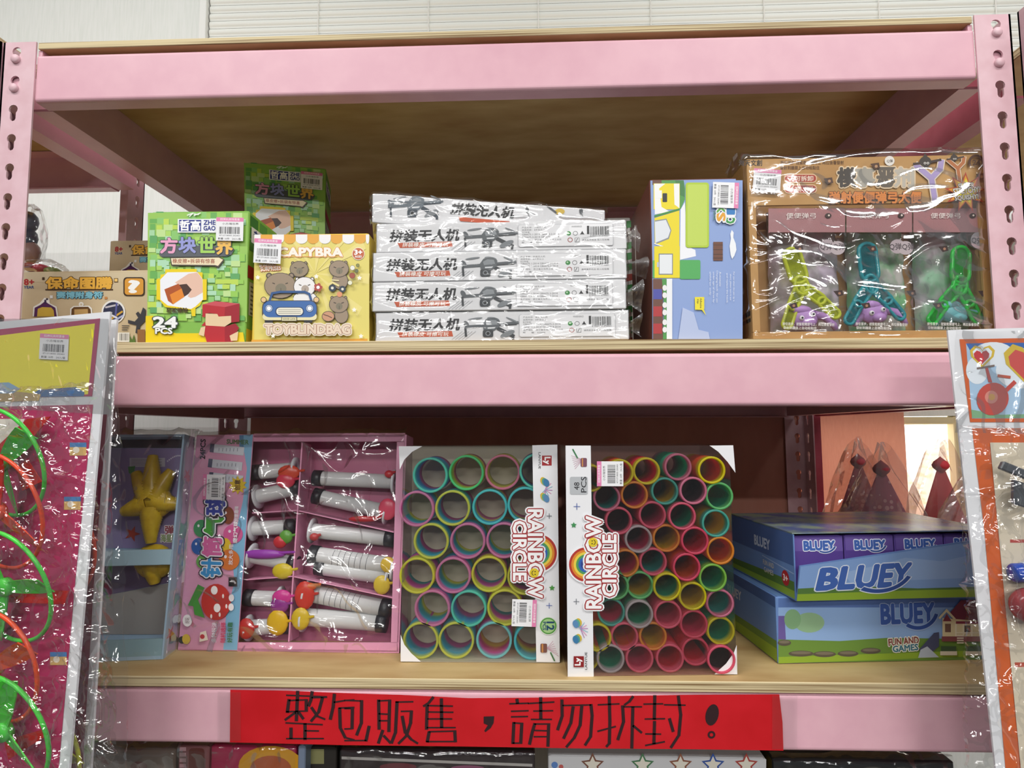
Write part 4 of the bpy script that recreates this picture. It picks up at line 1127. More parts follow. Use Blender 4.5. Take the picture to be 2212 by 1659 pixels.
bk.otext(('#f2ecf4', '#a8465c'), '弹弹', 425, 792, 110, 52, bolds=(.12, .03)); bk.otext(('#f2ecf4', '#8fa86c'), '海星黏黏', 412, 842, 140, 46, bolds=(.12, .03))
bk.build(t)
pr.poly('#8a2c3a', [(1, 1), (2, 1), (2, 2)])
# red stars on the right side panel
sd = Print(F['O'] + F['U'], -n * .030, F['V'], u, [(0, 0), (30, 0), (30, 290), (0, 290)])
for x, y, r in ((19, 55, 10), (14, 262, 11), (24, 60, 7)): sd.star('#c4564a', x, y, r, r * .42, 5, rot=-60)
sd.build(t)
film(t, 'clear_wrap', F, amp=.0045, off=.003, wrap=(.0, .024, .012, .0), nx=80, ny=120, seed=41, freq=13, stretch=(1.2, .8))
def starfish(label, cen, arms, back, part_=None):
    c = bk.p3(*cen, back); t = thing('starfish_toy', label, 'toy', c, 'stretchy starfish toys')
    m = nmat('yellow_rubber', '#c9a31a', '#d9b92c', ns=120, rough=.3, bump=.35)
    mb = MB(); mb.blob(c, (.026, .0125, .022), m, 20); mb.build('body', t, True)
    for (x, y) in arms:
        e = bk.p3(x, y, back); d = e - c
        pts = [c + d * s + v3(0, -.002 * math.sin(s * 3), 0) for s in np.linspace(.15, 1, 31)]
        rr = [.0150 * (1 - .62 * s) * (1 + .09 * (i % 2)) for i, s in enumerate(np.linspace(0, 1, 31))]
        mb = MB(); mb.tube(pts, rr, m, 10); mb.build('arm', t, True)
    return t
starfish('yellow stretchy starfish in the upper window of the pale blue box', (320, 620), ((215, 440), (322, 335), (438, 425), (500, 632), (308, 870), (135, 680)), .012)
starfish('shaded yellow starfish in the lower window of the pale blue box', (315, 985), ((318, 1120), (240, 950), (400, 955)), .006)

# pink display box of balloon syringes
cD4 = crop(500, 900, 3.0725)
BLp, BRp = at_z(384, 1404, ZB), at_z(862, 1411, ZB)
F, L_ = lean_for(BLp, BRp, 0, 431, 941)
PK = P('#e79dbd', .45, 'card'); PK_SHADE = P('#b05e7e', .5, 'card')  # second pink: the same card with the compartments' shade put into its colour
t = thing('display_box', 'pink compartment box of balloon syringes with a sideways printed label', 'display box', base_mid(F))
u, up, n = F['u'], F['up'], F['N']; DP = .040
pr = pface(F, cD4); pl = pface(F, cD3)
mb = MB(); mb.box(F['BL'] - n * DP, F['U'], up * F['h'], -n * .002, PK_SHADE); mb.build('back_panel', t)
for o in (F['BL'], F['BR'] - u * .003):
    mb = MB(); mb.box(o, u * .003, up * F['h'], -n * (DP - .0002), PK); mb.build('side_panel', t)
mb = MB(); mb.box(F['BL'] + u * .0032, F['U'] - u * .0064, up * .003, -n * (DP - .0002), PK); mb.build('bottom_panel', t)
mb = MB(); mb.box(F['BL'] + u * .0032 + up * (F['h'] - .003), F['U'] - u * .0064, up * .003, -n * (DP - .0002), PK); mb.build('top_panel', t)
def slab(pts, th, mat, name, back=0.0, par=None, P_=None):
    P_ = P_ or pr
    mb = MB(); mb.prism([P_.p3(x, y, -back) for x, y in pts], -P_.N * th, mat); return mb.build(name, par or t)
slab([(150, 112), (1152, 108), (1150, 165), (145, 165)], .003, PK, 'top_border'); slab([(40, 1500), (1100, 1500), (1108, 1562), (38, 1558)], .003, PK, 'bottom_border'); slab([(1098, 168), (1150, 168), (1108, 1498), (1058, 1498)], .003, PK, 'right_border')
def divider(a, b, w=7):
    d = np.array(b, float) - np.array(a, float); q = v3(-d[1], d[0], 0)[:2]; q = q / np.linalg.norm(q) * w / 2
    slab([tuple(np.array(a) + q), tuple(np.array(b) + q), tuple(np.array(b) - q), tuple(np.array(a) - q)], .030, PK, 'divider', .0035)
divider((462, 170), (372, 1498), 9)
divider((128, 640), (428, 622)); divider((440, 625), (1072, 768)); divider((88, 1085), (398, 1062)); divider((408, 1065), (1064, 1205))
# label
lab = slab([(625, 222), (964, 216), (868, 1508), (514, 1496)], .0006, P('#eaa6c6', .4), 'label_panel', -.0008, P_=pl)
pl.base = .0012
pl.poly('#86c0e2', [(890, 222), (960, 218), (866, 1504), (784, 1502), (800, 1300), (850, 1100), (835, 900), (900, 620), (925, 420)])
pl.rect('#5a8fb8', 880, 222, 905, 300)
pl.text('#3a2c36', '24PCS', 662, 305, 118, 30, rot=-88, bold=.03)
pl.text('#4a7a3c', 'SUMMER', 870, 262, 130, 26, rot=2, bold=.03)
for x, y in ((720, 300), (710, 390), (715, 470)):
    pl.poly('#dfe3ec', [(x, y - 26), (x + 190, y - 6), (x + 185, y + 44), (x - 5, y + 24)]); pl.poly('#5b6078', [(x - 12, y - 28), (x + 12, y - 26), (x + 6, y + 26), (x - 18, y + 22)])
    for k in range(6): pl.line('#7a7f90', [(x + 40 + 22 * k, y), (x + 38 + 22 * k, y + 18)], 3)
pl.star('#e9c62a', 872, 520, 56, 36, 10); pl.text('#5a3a14', '创意', 870, 520, 62, 34, rot=-88, bold=.03)
for x, y, a, b, c in ((655, 778, 46, 52, '#3f8f5c'), (640, 885, 44, 50, '#2f62b0'), (815, 700, 36, 52, '#8a4a30'), (845, 812, 58, 56, '#dd5f9c'), (800, 885, 34, 50, '#e8c22c'), (822, 965, 62, 62, '#df7a34'), (660, 975, 34, 40, '#6fae54')):
    pl.ell(c, x, y, a, b); pl.ell('#f6eef2', x - a * .35, y - b * .3, a * .14, b * .16)
for c, tx, x, y in (('#3f9ad8', '针', 715, 1010), ('#dd6aa6', '筒', 722, 888), ('#4a9a3f', '气', 733, 765), ('#3c4aa6', '球', 742, 640)):
    pl.otext(('#2c2433', '#f6f4f8', c), tx, x, y, 112, 112, rot=-88, bolds=(.16, .1, .045))
pl.text('#f6f6f8', '魔幻气球', 862, 800, 130, 26, rot=-88, bold=.02); pl.text('#f6f6f8', '创意趣味', 868, 690, 90, 26, rot=-88); pl.text('#f4f0f4', '放大多用', 835, 935, 120, 26, rot=-88)
pl.rect('#17171a', 822, 1068, 872, 1122); pl.text('#f4f4f6', '♪', 847, 1095, 22, 36, rot=-88, bold=.02)
pl.poly('#4f9a44', [(580, 1235), (640, 1110), (680, 1130), (640, 1200), (680, 1310), (620, 1290), (612, 1240)])
pl.ell('#c43a34', 748, 1215, 88, 108); pl.poly('#c43a34', [(660, 1210), (700, 1130), (700, 1300)])
for x, y in ((740, 1140), (790, 1180), (770, 1290), (720, 1300), (810, 1240), (750, 1250)): pl.ell('#f6eae6', x, y, 6, 13)
for x, y in ((738, 1145), (755, 1250)): pl.ell('#f6f0f0', x, y, 20, 26)
pl.ell('#f8f2f4', 840, 1190, 16, 22); pl.ell('#f8f2f4', 838, 1245, 16, 22)
pl.ell('#f6f0f2', 578, 1325, 28, 36); pl.text('#7a5a64', '好玩', 578, 1325, 34, 26, rot=-88)
pl.ell('#3a3a34', 548, 1440, 22); pl.ell('#d9b94c', 572, 1435, 24, 30); pl.poly('#efe2d2', [(655, 1395), (690, 1385), (702, 1440), (650, 1452)]); pl.ell('#c4434a', 668, 1420, 14)
for tx, x, c in (('多种玩法', 738, '#f2eef6'), ('随机选择', 792, '#d83a6a'), ('好玩有趣', 832, '#2f7a3c')): pl.text(c, tx, x, 1395, 120, 30, rot=-88, bold=.02)
sticker(pl, lab, 738, 533, 150, 132, -88, up=.0004); 
pl.build(lab)
BARREL = film_mat('syringe_barrel', rough=.12, lo=.07, hi=.45, haze=.62)
def syringe(label, a, b, back, r=.0076, cap='b', bal=(), num=False):
    A, B = pr.p3(*a, -back), pr.p3(*b, -back); d = unit(B - A); L = np.linalg.norm(B - A)
    t = thing('balloon_syringe', label, 'toy', np.minimum(A, B), 'balloon syringes in the pink box')
    mb = MB(); mb.lathe([(r, .0), (r, L), (r * .9, L), (r * .9, 0)], A, d, BARREL, 20); mb.build('barrel', t, True)
    mb = MB(); mb.lathe([(0, .004), (r * .7, .004), (r * .7, L * .9), (0, L * .9)], A, d, P('#f2f2f4', .4, 'plastic'), 14); mb.build('plunger_rod', t, True)
    e, s = (A, -1) if cap == 'a' else (B, 1)
    mb = MB(); mb.lathe([(0, -.006), (r * 1.12, -.006), (r * 1.12, .006), (0, .006)], e, d, P('#26262c', .4, 'rubber'), 18); mb.build('plunger_cap', t, True)
    o = B if cap == 'a' else A
    mb = MB(); mb.lathe([(r * .4, -.0012), (r * 1.7, -.0012), (r * 1.7, .0012), (r * .4, .0012)], o, d, P('#dfe0e4', .35, 'plastic'), 18, close=True); mb.build('flange', t, True)
    if num:
        for k in range(7):
            mb = MB(); c = A + d * L * (.25 + .07 * k); mb.lathe([(r * 1.01, 0), (r * 1.01, .0006)], c, d, P('#44464c'), 18); mb.build('graduation_mark', t)
    for (x, y, c, sx, sy) in bal:
        q = pr.p3(x, y, -back + r + .003); mb = MB()
        mb.blob(q, (sx, .004, sy), P(c, .3, 'rubber'), 14); mb.tube([q, q + u * sx * 1.4 + up * .003], [.003, .0015], P(c, .3, 'rubber'), 8); mb.build('balloon', t, True)
SY = [((545, 405), (1060, 430), 'a', ((1040, 380, '#c42c34', .006, .005),), 'uppermost syringe in the right column of the pink box'),
      ((545, 530), (1010, 635), 'a', ((1030, 615, '#e04a66', .012, .014), (870, 680, '#b5222c', .02, .004)), 'syringe with pink balloon, upper right compartment of the pink box'),
      ((505, 760), (1030, 815), 'b', ((540, 800, '#b53a3c', .006, .005),), 'top syringe in the middle right compartment of the pink box'),
      ((520, 925), (1060, 1005), 'a', ((1035, 985, '#d9b53c', .010, .010),), 'syringe with gold balloon, middle right compartment of the pink box'),
      ((560, 1010), (1020, 1075), 'a', ((992, 1120, '#d6b93a', .011, .012),), 'lowest syringe of the middle right compartment of the pink box'),
      ((470, 1180), (1000, 1290), 'b', ((478, 1190, '#cf3a2e', .013, .018), (500, 1130, '#d9602c', .012, .005)), 'syringe with orange-red balloon, lower right compartment of the pink box'),
      ((450, 1345), (975, 1385), 'b', ((452, 1345, '#d8b82c', .012, .014),), 'syringe with yellow balloon, lower right compartment of the pink box'),
      ((130, 365), (395, 345), 'x', ((372, 370, '#d8492c', .015, .010), (350, 425, '#d8304c', .013, .010)), 'syringe with red balloons, upper left compartment of the pink box'),
      ((135, 530), (400, 470), 'x', (), 'clear syringe lying low in the upper left compartment of the pink box'),
      ((105, 745), (360, 735), 'b', ((352, 800, '#5f9a3f', .009, .009), (312, 835, '#c4343c', .009, .008)), 'syringe with green balloon, middle left compartment of the pink box'),
      ((95, 930), (375, 985), 'x', ((200, 915, '#9a3fae', .030, .006), (330, 1028, '#d8c02c', .014, .010)), 'syringe with purple and yellow balloons, middle left compartment'),
      ((80, 1215), (285, 1225), 'x', ((325, 1205, '#d23a92', .013, .010), (310, 1255, '#8f2f8a', .012, .011)), 'syringe with magenta balloons, lower left compartment of the pink box'),
      ((75, 1420), (345, 1400), 'x', ((295, 1372, '#e0b41c', .014, .016), (85, 1412, '#c4302c', .011, .013)), 'syringe with amber balloon, lower left compartment of the pink box')]
for i, (a, b, cap, bal, lb) in enumerate(SY):
    syringe(lb, a, b, .017, .0108 if i in (3, 5, 6) else .0095, cap if cap != 'x' else ('a' if i % 2 else 'b'), bal, num=i in (3, 5))
film(t, 'clear_wrap', F, amp=.0055, off=.0028, wrap=(.0, .0, .004, .0), nx=150, ny=150, seed=51, freq=13, stretch=(1.0, .9))

# ------------------------------------------------------------------ boxes of rainbow springs
def ramp_mat(name, stops, gain=1.0):
    rgb_ = lambda h: tuple(min(.95, q * gain + (.01 if gain > 1 else 0)) for q in rgb(h)[:3]) + (1.0,)
    m = bpy.data.materials.new(name); m.use_nodes = True
    nt = m.node_tree; b = nt.nodes['Principled BSDF']; b.inputs['Roughness'].default_value = .32
    tc = nt.nodes.new('ShaderNodeTexCoord'); sx = nt.nodes.new('ShaderNodeSeparateXYZ'); cr = nt.nodes.new('ShaderNodeValToRGB')
    mr = nt.nodes.new('ShaderNodeMapRange'); mr.inputs[2].default_value = .09
    e = cr.color_ramp.elements
    e[0].position = stops[0][0] / .09; e[0].color = rgb_(stops[0][1]); e[1].position = stops[-1][0] / .09; e[1].color = rgb_(stops[-1][1])
    for p, c in stops[1:-1]:
        k = e.new(p / .09); k.color = rgb_(c)
    nt.links.new(tc.outputs['Object'], sx.inputs[0]); nt.links.new(sx.outputs['Y'], mr.inputs[0]); nt.links.new(mr.outputs[0], cr.inputs[0]); nt.links.new(cr.outputs[0], b.inputs['Base Color'])
    tr = nt.nodes.new('ShaderNodeBsdfTranslucent'); mx = nt.nodes.new('ShaderNodeMixShader'); mx.inputs[0].default_value = .55
    nt.links.new(cr.outputs[0], tr.inputs[0]); nt.links.new(b.outputs[0], mx.inputs[1]); nt.links.new(tr.outputs[0], mx.inputs[2])
    nt.links.new(mx.outputs[0], nt.nodes['Material Output'].inputs[0])
    return m
def spring_mesh(r, L, th, rings, n=36):
    prof = []
    for i in range(rings):
        a, b = L * i / rings, L * (i + .82) / rings
        prof += [(r - .0003, a), (r, a + (b - a) * .2), (r, a + (b - a) * .8), (r - .0003, b)]
    prof += [(r - th * .6, L)]
    for i in reversed(range(rings)):
        a, b = L * i / rings, L * (i + .82) / rings
        prof += [(r - th + .0003, b), (r - th, a + (b - a) * .8), (r - th, a + (b - a) * .2), (r - th + .0003, a)]
    mb = MB(); mb.lathe(prof, (0, 0, 0), (0, 1, 0), P('#ffffff'), n, close=True)
    return mb.mesh('rainbow_spring', smooth=True)
def spring(mesh, mat, c, label, group, axis=(0, 1, 0)):
    o = bpy.data.objects.new('rainbow_spring', mesh); COL.objects.link(o)
    o.location = Vector(tuple(c))
    o.material_slots[0].link = 'OBJECT'; o.material_slots[0].material = mat
    return tag(o, label, 'spring toy', group)
PANE = film_mat('clear_box_pane', rough=.05, lo=.035, hi=.5)
def spring_box(F, dep, label, cr, back_col):
    t = thing('spring_toy_box', label, 'toy box', base_mid(F), 'clear boxes of rainbow springs')
    u, up, n = F['u'], F['up'], F['N']; w, h = F['w'], F['h']
    mb = MB(); mb.box(F['BL'] - n * dep, F['U'], up * h, -n * .0015, back_col); mb.build('back_panel', t)
    mb = MB(); mb.box(F['BL'], F['U'], up * h, -n * .0003, PANE); mb.build('front_pane', t)
    for nm, o, a in (('side_pane', F['BL'] - n * .0005, up * h), ('side_pane', F['BR'] - n * .0005, up * h)):
        mb = MB(); mb.box(o, u * .0003, a, -n * (dep - .0008), PANE); mb.build(nm, t)
    mb = MB(); mb.box(F['O'] - n * .0005, F['U'], up * .0003, -n * (dep - .0008), PANE); mb.build('top_pane', t)
    mb = MB(); mb.box(F['BL'] - n * .0005 + u * .0004, F['U'] - u * .0008, up * .0008, -n * (dep - .0008), back_col); mb.build('bottom_panel', t)
    return t, pface(F, cr, base=.0004)
def rainbow_logo(pr, flip, R1, C1, arcc, smiley):
    ro = 90 if not flip else -90
    # rainbow arc
    ax, ay, r0, a0, a1 = arcc
    pr.arc('#f4f4f6', ax, ay, 0, r0 + 10, a0, a1, 'logo_card')
    for k, c in enumerate(('#b5332c', '#e08a2c', '#ead04a', '#4f9a5a', '#2f62b4', '#2a3f8c')):
        pr.arc(c, ax, ay, r0 - 15 * (k + 1), r0 - 15 * k, a0, a1, 'logo_card')
    for (cx, cy, l, h, tx) in (R1 + ('RAINBOW',), C1 + ('CIRCLE',)): pr.text('#f4f4f6', tx, cx, cy, l, h, ro, .16, 'logo_card')
    for (cx, cy, l, h, tx) in (R1 + ('RAINBOW',), C1 + ('CIRCLE',)): pr.otext(('#a32a2e', '#faf8f8'), tx, cx, cy, l, h, ro, bolds=(.085, .03))
    x, y = smiley
    pr.ell('#e2c82c', x, y, 30, name='smiley'); pr.ell('#2a2a20', x + (6 if not flip else -6), y - 9, 4, name='smiley'); pr.ell('#2a2a20', x + (6 if not flip else -6), y + 9, 4, name='smiley')
    pr.arc('#2a2a20', x + (2 if not flip else -2), y, 14, 18, 110 if not flip else -70, 250 if not flip else 70, 'smiley')
def coil_art(pr, x, y, s, flip=1):
    for k in range(9):
        a = math.radians(-60 + 24 * k)
        pr.line(('#b06ab0', '#d88ab4', '#7fb0c8')[k % 3], [(x, y + 8 * flip), (x + 52 * s * math.cos(a), y + 62 * s * math.sin(a) * flip)], 4)
    for dy, cs in ((-48, ('#d8b83c', '#4f9a8a', '#3a7aa8')), (52, ('#d8b83c', '#5aa88c', '#5a8ab8'))):
        for k, c in enumerate(cs): pr.ell(c, x - 12 + 10 * k * flip, y + dy * flip + 6 * k, 26, 18, rot=70)
# twelve-piece box
cD5 = crop(840, 920, 2.963)
BLr, BRr = at_z(866, 1430, ZB), at_z(1208, 1432, ZB)
F = face(BLr, BRr, 965)
t, pr = spring_box(F, .060, 'clear box of wide rainbow springs, white strip on its right, twelve-piece badge', cD5, P('#c2b9a4', .6, 'card'))
pr.poly('#eeeef1', [(918, 124), (1078, 120), (1094, 1512), (944, 1510)], 'card_strip')
pr.poly('#eeeef1', [(64, 130), (215, 130), (150, 165), (100, 215), (70, 280)], 'corner_card#1'); pr.poly('#eeeef1', [(76, 1506), (76, 1335), (100, 1400), (145, 1455), (206, 1508)], 'corner_card#2')
pr.art = 'brand_logo'; pr.rect('#a8262c', 980, 190, 1042, 254); pr.text('#ffffff', 'Ly', 1010, 222, 44, 46, rot=90, bold=.04); pr.text('#3a3a3e', 'LANYUE', 965, 222, 105, 14, rot=90)
pr.art = 'spring_picture'; coil_art(pr, 1000, 400, .9); pr.art = 'sparkle#1'; pr.line('#5a5f66', [(1026, 560), (1026, 592)], 4); pr.line('#5a5f66', [(1010, 576), (1042, 576)], 4)
pr.art = 'sparkle#2'; pr.star('#4f9a44', 1044, 1036, 20, 10, 5); pr.art = 'sparkle#3'; pr.line('#4a62a8', [(1026, 1132), (1026, 1166)], 4); pr.line('#4a62a8', [(1008, 1148), (1044, 1148)], 4)
pr.art = 'count_badge'; pr.ell('#dfe6d8', 1020, 1278, 58); pr.ell('#4f9a3c', 1020, 1278, 53); pr.ell('#a8cf8c', 1020, 1278, 45); pr.text('#1f4a6c', '12', 1034, 1278, 52, 46, rot=90, bold=.04); pr.text('#1f4a6c', 'PCS', 995, 1278, 52, 20, rot=90, bold=.03)
pr.art = 'toy_picture'
for k in range(7): pr.line('#c9a0b0', [(1012, 1420), (1050 + 6 * k, 1375 + 16 * k)], 3)
pr.rect('#7a5048', 970, 1390, 1012, 1448, r=8); pr.rect('#c98a4a', 978, 1392, 988, 1446); pr.line('#4a7a4c', [(1035, 1448), (1060, 1500)], 9)
rainbow_logo(pr, False, (937, 815, 560, 92), (838, 797, 378, 84), (955, 812, 120, -88, 88), (930, 938))
pr.build(t); sticker(pr, t, 866, 1192, 172, 156, 92)
PAL = {'A': [(0, '#d8e24a'), (.012, '#2f9fb4'), (.026, '#3fa0b0'), (.034, '#b04a8c'), (.05, '#8a3f6c')],
       'B': [(0, '#dbe23c'), (.012, '#d2ce4a'), (.02, '#c658a8'), (.032, '#b04a98'), (.04, '#2f8f94'), (.05, '#2c7a80')],
       'C': [(0, '#e87a9c'), (.008, '#d873a8'), (.016, '#2fa0b0'), (.03, '#3fa6a4'), (.04, '#c9c03c'), (.05, '#a8a038')],
       'D': [(0, '#58c0a8'), (.012, '#2f98b0'), (.025, '#4a8ab4'), (.035, '#a8508c'), (.05, '#8a4a70')],
       'E': [(0, '#4fc07c'), (.012, '#a8c848'), (.022, '#d8c44c'), (.034, '#b05a78'), (.05, '#7a4450')],
       'F': [(0, '#e8708c'), (.012, '#d8b454'), (.024, '#c8c04c'), (.05, '#8c8a4c')],
       'G': [(0, '#4fb8b8'), (.01, '#2f98b4'), (.02, '#d8c850'), (.032, '#b8629a'), (.05, '#a04a5c')],
       'H': [(0, '#6fc0d8'), (.012, '#c04a9c'), (.026, '#b83f78'), (.036, '#c8a030'), (.05, '#a8823c')],
       'I': [(0, '#3fb0b8'), (.014, '#2f98a8'), (.026, '#d0b83c'), (.04, '#a85a3c'), (.05, '#7c4a3c')]}
PALM = {k: ramp_mat('rainbow_plastic_' + k.lower(), v, 1.9) for k, v in PAL.items()}
RIM = dict(A='yellow', B='yellow', C='pink', D='teal', E='green', F='pink', G='teal', H='light blue', I='teal')
sm12 = spring_mesh(.0213, .048, .0026, 16)
ROWS = [[(265, 315, 'D'), (495, 300, 'E'), (727, 297, 'F'), (948, 290, 'D')], [(178, 530, 'C'), (407, 526, 'A'), (645, 521, 'G'), (872, 505, 'G')],
        [(271, 737, 'A'), (504, 737, 'C'), (735, 735, 'C')], [(181, 957, 'B'), (411, 957, 'C'), (640, 951, 'B'), (872, 965, 'B')],
        [(278, 1166, 'C'), (510, 1170, 'D'), (742, 1166, 'B')], [(204, 1388, 'A'), (430, 1393, 'A'), (672, 1397, 'H'), (915, 1392, 'I')]]
ORD = ['first', 'second', 'third', 'fourth', 'fifth', 'sixth']
ROWN = ['top', 'second', 'third', 'fourth', 'fifth', 'bottom']
for r_, row in enumerate(ROWS):
    for k, (x, y, c) in enumerate(row):
        p = at_y(840 + x / 2.963, 920 + y / 2.963, F['BL'][1] + .007); p[1] += .0015 * ((r_ * 3 + k) % 3 - 1)
        p[2] = max(p[2], F['BL'][2] + .0014 + .0213)
        spring(sm12, PALM[c], p, 'wide %s-rimmed spring, %s from left in the %s row of the twelve-piece box' % (RIM[c], ORD[k], ROWN[r_]), 'wide rainbow springs in the twelve-piece box')
# forty-eight-piece box
cD6 = crop(1200, 920, 2.962)
BLr, BRr = at_z(1227, 1461, ZB), at_z(1592, 1457, ZB)
F = face(BLr, BRr, 964)
t, pr = spring_box(F, .105, 'clear box of narrow bright springs, white strip on its left, 48 pieces', cD6, P('#9c6a5c', .6, 'card'))
pr.poly('#eeeef1', [(64, 126), (225, 126), (244, 1604), (78, 1604)], 'card_strip')
pr.poly('#eeeef1', [(985, 126), (1136, 124), (1150, 300), (1100, 230), (1040, 165)], 'corner_card#1'); pr.poly('#eeeef1', [(1162, 1588), (1015, 1588), (1090, 1520), (1140, 1450), (1158, 1400)], 'corner_card#2')
pr.art = 'toy_picture'
for k in range(7): pr.line('#c9a0b0', [(175, 215), (100 + 4 * k, 190 + 14 * k)], 3)
pr.line('#3a7a4c', [(110, 150), (140, 205)], 9); pr.rect('#7a4a5c', 160, 205, 200, 262, r=8); pr.rect('#c98a4a', 168, 208, 176, 260)
pr.art = 'count_badge'; pr.rect('#b9bcc0', 92, 325, 205, 438, r=10); pr.text('#2a2a2e', '48', 135, 385, 48, 34, rot=-90, bold=.01); pr.text('#2a2a2e', 'PCS', 180, 375, 100, 34, rot=-90, bold=.01)
pr.art = 'sparkle#1'; pr.line('#4a62a8', [(136, 495), (136, 535)], 4); pr.line('#4a62a8', [(116, 515), (156, 515)], 4); pr.art = 'sparkle#2'; pr.star('#3f8f54', 116, 634, 20, 10, 5); pr.art = 'sparkle#3'; pr.line('#6a6f76', [(132, 1105), (132, 1140)], 4); pr.line('#6a6f76', [(116, 1122), (150, 1122)], 4)
pr.art = 'spring_picture'; coil_art(pr, 160, 1305, .9, -1)
pr.art = 'brand_logo'; pr.rect('#8f2024', 115, 1470, 180, 1540); pr.text('#ffffff', 'Ly', 146, 1505, 46, 46, rot=-90, bold=.04); pr.text('#3a3a3e', 'LANYUE', 194, 1500, 112, 14, rot=-90)
rainbow_logo(pr, True, (242, 870, 585, 96), (342, 890, 390, 88), (195, 885, 110, 92, 268), (238, 742))
pr.build(t); sticker(pr, t, 346, 305, 158, 168, -90)
CL = dict(y='#ecdf24', o='#f2a03c', p='#f0708c', g='#7fd88c', t='#5fc4b4', w='#cfc2c4', r='#ea5a78', k='#e88aa8', v='#9cd860')
IN = dict(o='#fb6c30', g='#45d0a4', y='#f0c828', r='#fb3450', p='#fb4c80', d='#6a4a50', G='#26bd92', t='#46b8b0', k='#f05c84')
NM = dict(y='yellow', o='orange', p='pink', g='green', t='teal', w='white', r='red-pink', k='light pink', v='lime')
S48 = [(228, 335, 'y', 'y'), (415, 300, 'y', 'o'), (586, 290, 'y', 'r'), (790, 264, 'k', 'g'), (1000, 283, 'y', 'o'),
       (330, 460, 'k', 't'), (508, 444, 'o', 'p'), (705, 420, 't', 'y'), (882, 415, 'k', 'd'), (1052, 450, 'g', 'G'),
       (407, 610, 'p', 'd'), (625, 574, 'p', 'k'), (811, 578, 'p', 'G'), (1028, 625, 't', 'y'),
       (535, 728, 'w', 'p'), (715, 723, 'o', 'y'), (892, 735, 'r', 'r'), (1058, 800, 'o', 'o'),
       (450, 882, 'o', 'p'), (630, 875, 'p', 't'), (840, 905, 'r', 'o'), (1010, 974, 'v', 'G'),
       (385, 1030, 'g', 'G'), (545, 1026, 'g', 'y'), (715, 1030, 'y', 'G'), (880, 1092, 'y', 'y'), (1058, 1140, 'k', 't'),
       (360, 1200, 't', 'p'), (537, 1206, 'w', 'G'), (722, 1210, 'p', 'k'), (890, 1274, 'r', 'p'), (1065, 1320, 'y', 'G'),
       (270, 1355, 'y', 'o'), (443, 1352, 'p', 'o'), (627, 1352, 'o', 'y'),
       (195, 1495, 'y', 'y'), (353, 1512, 'w', 'G'), (540, 1516, 'p', 'p'), (737, 1511, 'p', 'r'), (903, 1453, 'r', 'r'), (1062, 1497, 'p', 'd')]
rs = 84 / 2.962 / FPX * .71
sm48 = spring_mesh(rs, .082, .0024, 26, 32)
M48 = {}
def pos_word(v, a, names): return names[min(len(names) - 1, int(v / a * len(names)))]
for i, (x, y, c, d) in enumerate(S48):
    if (c, d) not in M48: M48[(c, d)] = ramp_mat('bright_plastic_' + NM[c].replace(' ', '_').replace('-', '_') + '_%d' % len(M48), [(0, CL[c]), (.006, CL[c]), (.016, IN[d]), (.05, IN[d]), (.082, CL[c])])
    p = at_y(1200 + x / 2.962, 920 + y / 2.962, F['BL'][1] + .006); p[1] += .004 * ((i * 5) % 4) / 3
    r9 = sum(1 for q in (5, 10, 14, 18, 22, 27, 32, 35) if i >= q); k9 = i - (0, 5, 10, 14, 18, 22, 27, 32, 35)[r9]
    p[2] = max(p[2], F['BL'][2] + .0014 + rs)
    spring(sm48, M48[(c, d)], p, 'narrow %s-rimmed spring, %s from left in the %s row of the 48-piece box' % (NM[c], ORD[k9], ('top', 'second', 'third', 'fourth', 'fifth', 'sixth', 'seventh', 'eighth', 'bottom')[r9]), 'narrow springs in the 48-piece box')
# ------------------------------------------------------------------ two stacked blue display boxes
cD7 = crop(1560, 860, 2.764)
BLU = P('#6f92cc', .45, 'card'); GRN = '#8fae34'
BLb = at_z(1681, 1434, ZB); BRb = at_z(2117, 1424, ZB); BRb = BLb + unit(BRb - BLb) * .255
F = face(BLb, BRb, 1290)
t = thing('display_box', 'lower blue game box with a house print, beneath the opened one', 'display box', base_mid(F), 'stacked blue game boxes')
DB = .17
carton(F, DB, BLU, t, .001)
pr = pface(F, cD7)
pr.poly('#5a78b4', [(335, 1195), (1545, 1195), (1545, 1250), (335, 1250)]); pr.poly('#8fb0de', [(335, 1250), (1545, 1250), (1545, 1480), (335, 1480)])
pr.poly('#6a5a9c', [(335, 1300), (372, 1300), (380, 1440), (335, 1450)]); pr.ell('#8fb48c', 520, 1340, 90, 60); pr.ell('#7fa87c', 420, 1320, 50, 60)
pr.poly('#6b8f3c', [(335, 1440), (700, 1450), (1000, 1430), (1545, 1440), (1545, 1560), (335, 1582)]); pr.poly(GRN, [(335, 1545), (800, 1530), (1545, 1505), (1545, 1540), (335, 1584)])
for x, y, a in ((470, 1525, 75), (610, 1528, 68), (750, 1525, 62), (885, 1508, 60), (370, 1460, 40)): pr.ell('#5a5246', x, y, a, 18); pr.ell('#78705e', x, y - 5, a * .8, 9)
pr.otext(('#b4c8ea', '#3a5ca8'), 'BLUEY', 1105, 1285, 315, 112, rot=-2, bolds=(.075, .05)); pr.arc('#a8c0e4', 1165, 1255, 100, 132, 15, 125); pr.arc('#2f4f98', 1165, 1255, 105, 127, 16, 124)
pr.otext(('#f1efe4', '#8a4a3c'), 'FUN AND', 1080, 1450, 180, 40, rot=-5, bolds=(.14, .04)); pr.otext(('#f1efe4', '#3f7a8c'), 'GAMES', 1090, 1490, 150, 36, rot=-5, bolds=(.14, .04))
pr.poly('#4a4f6c', [(1170, 1500), (1260, 1400), (1290, 1395), (1290, 1480), (1210, 1545)]); pr.poly('#b9c4d0', [(1165, 1548), (1180, 1500), (1220, 1480), (1290, 1545)])
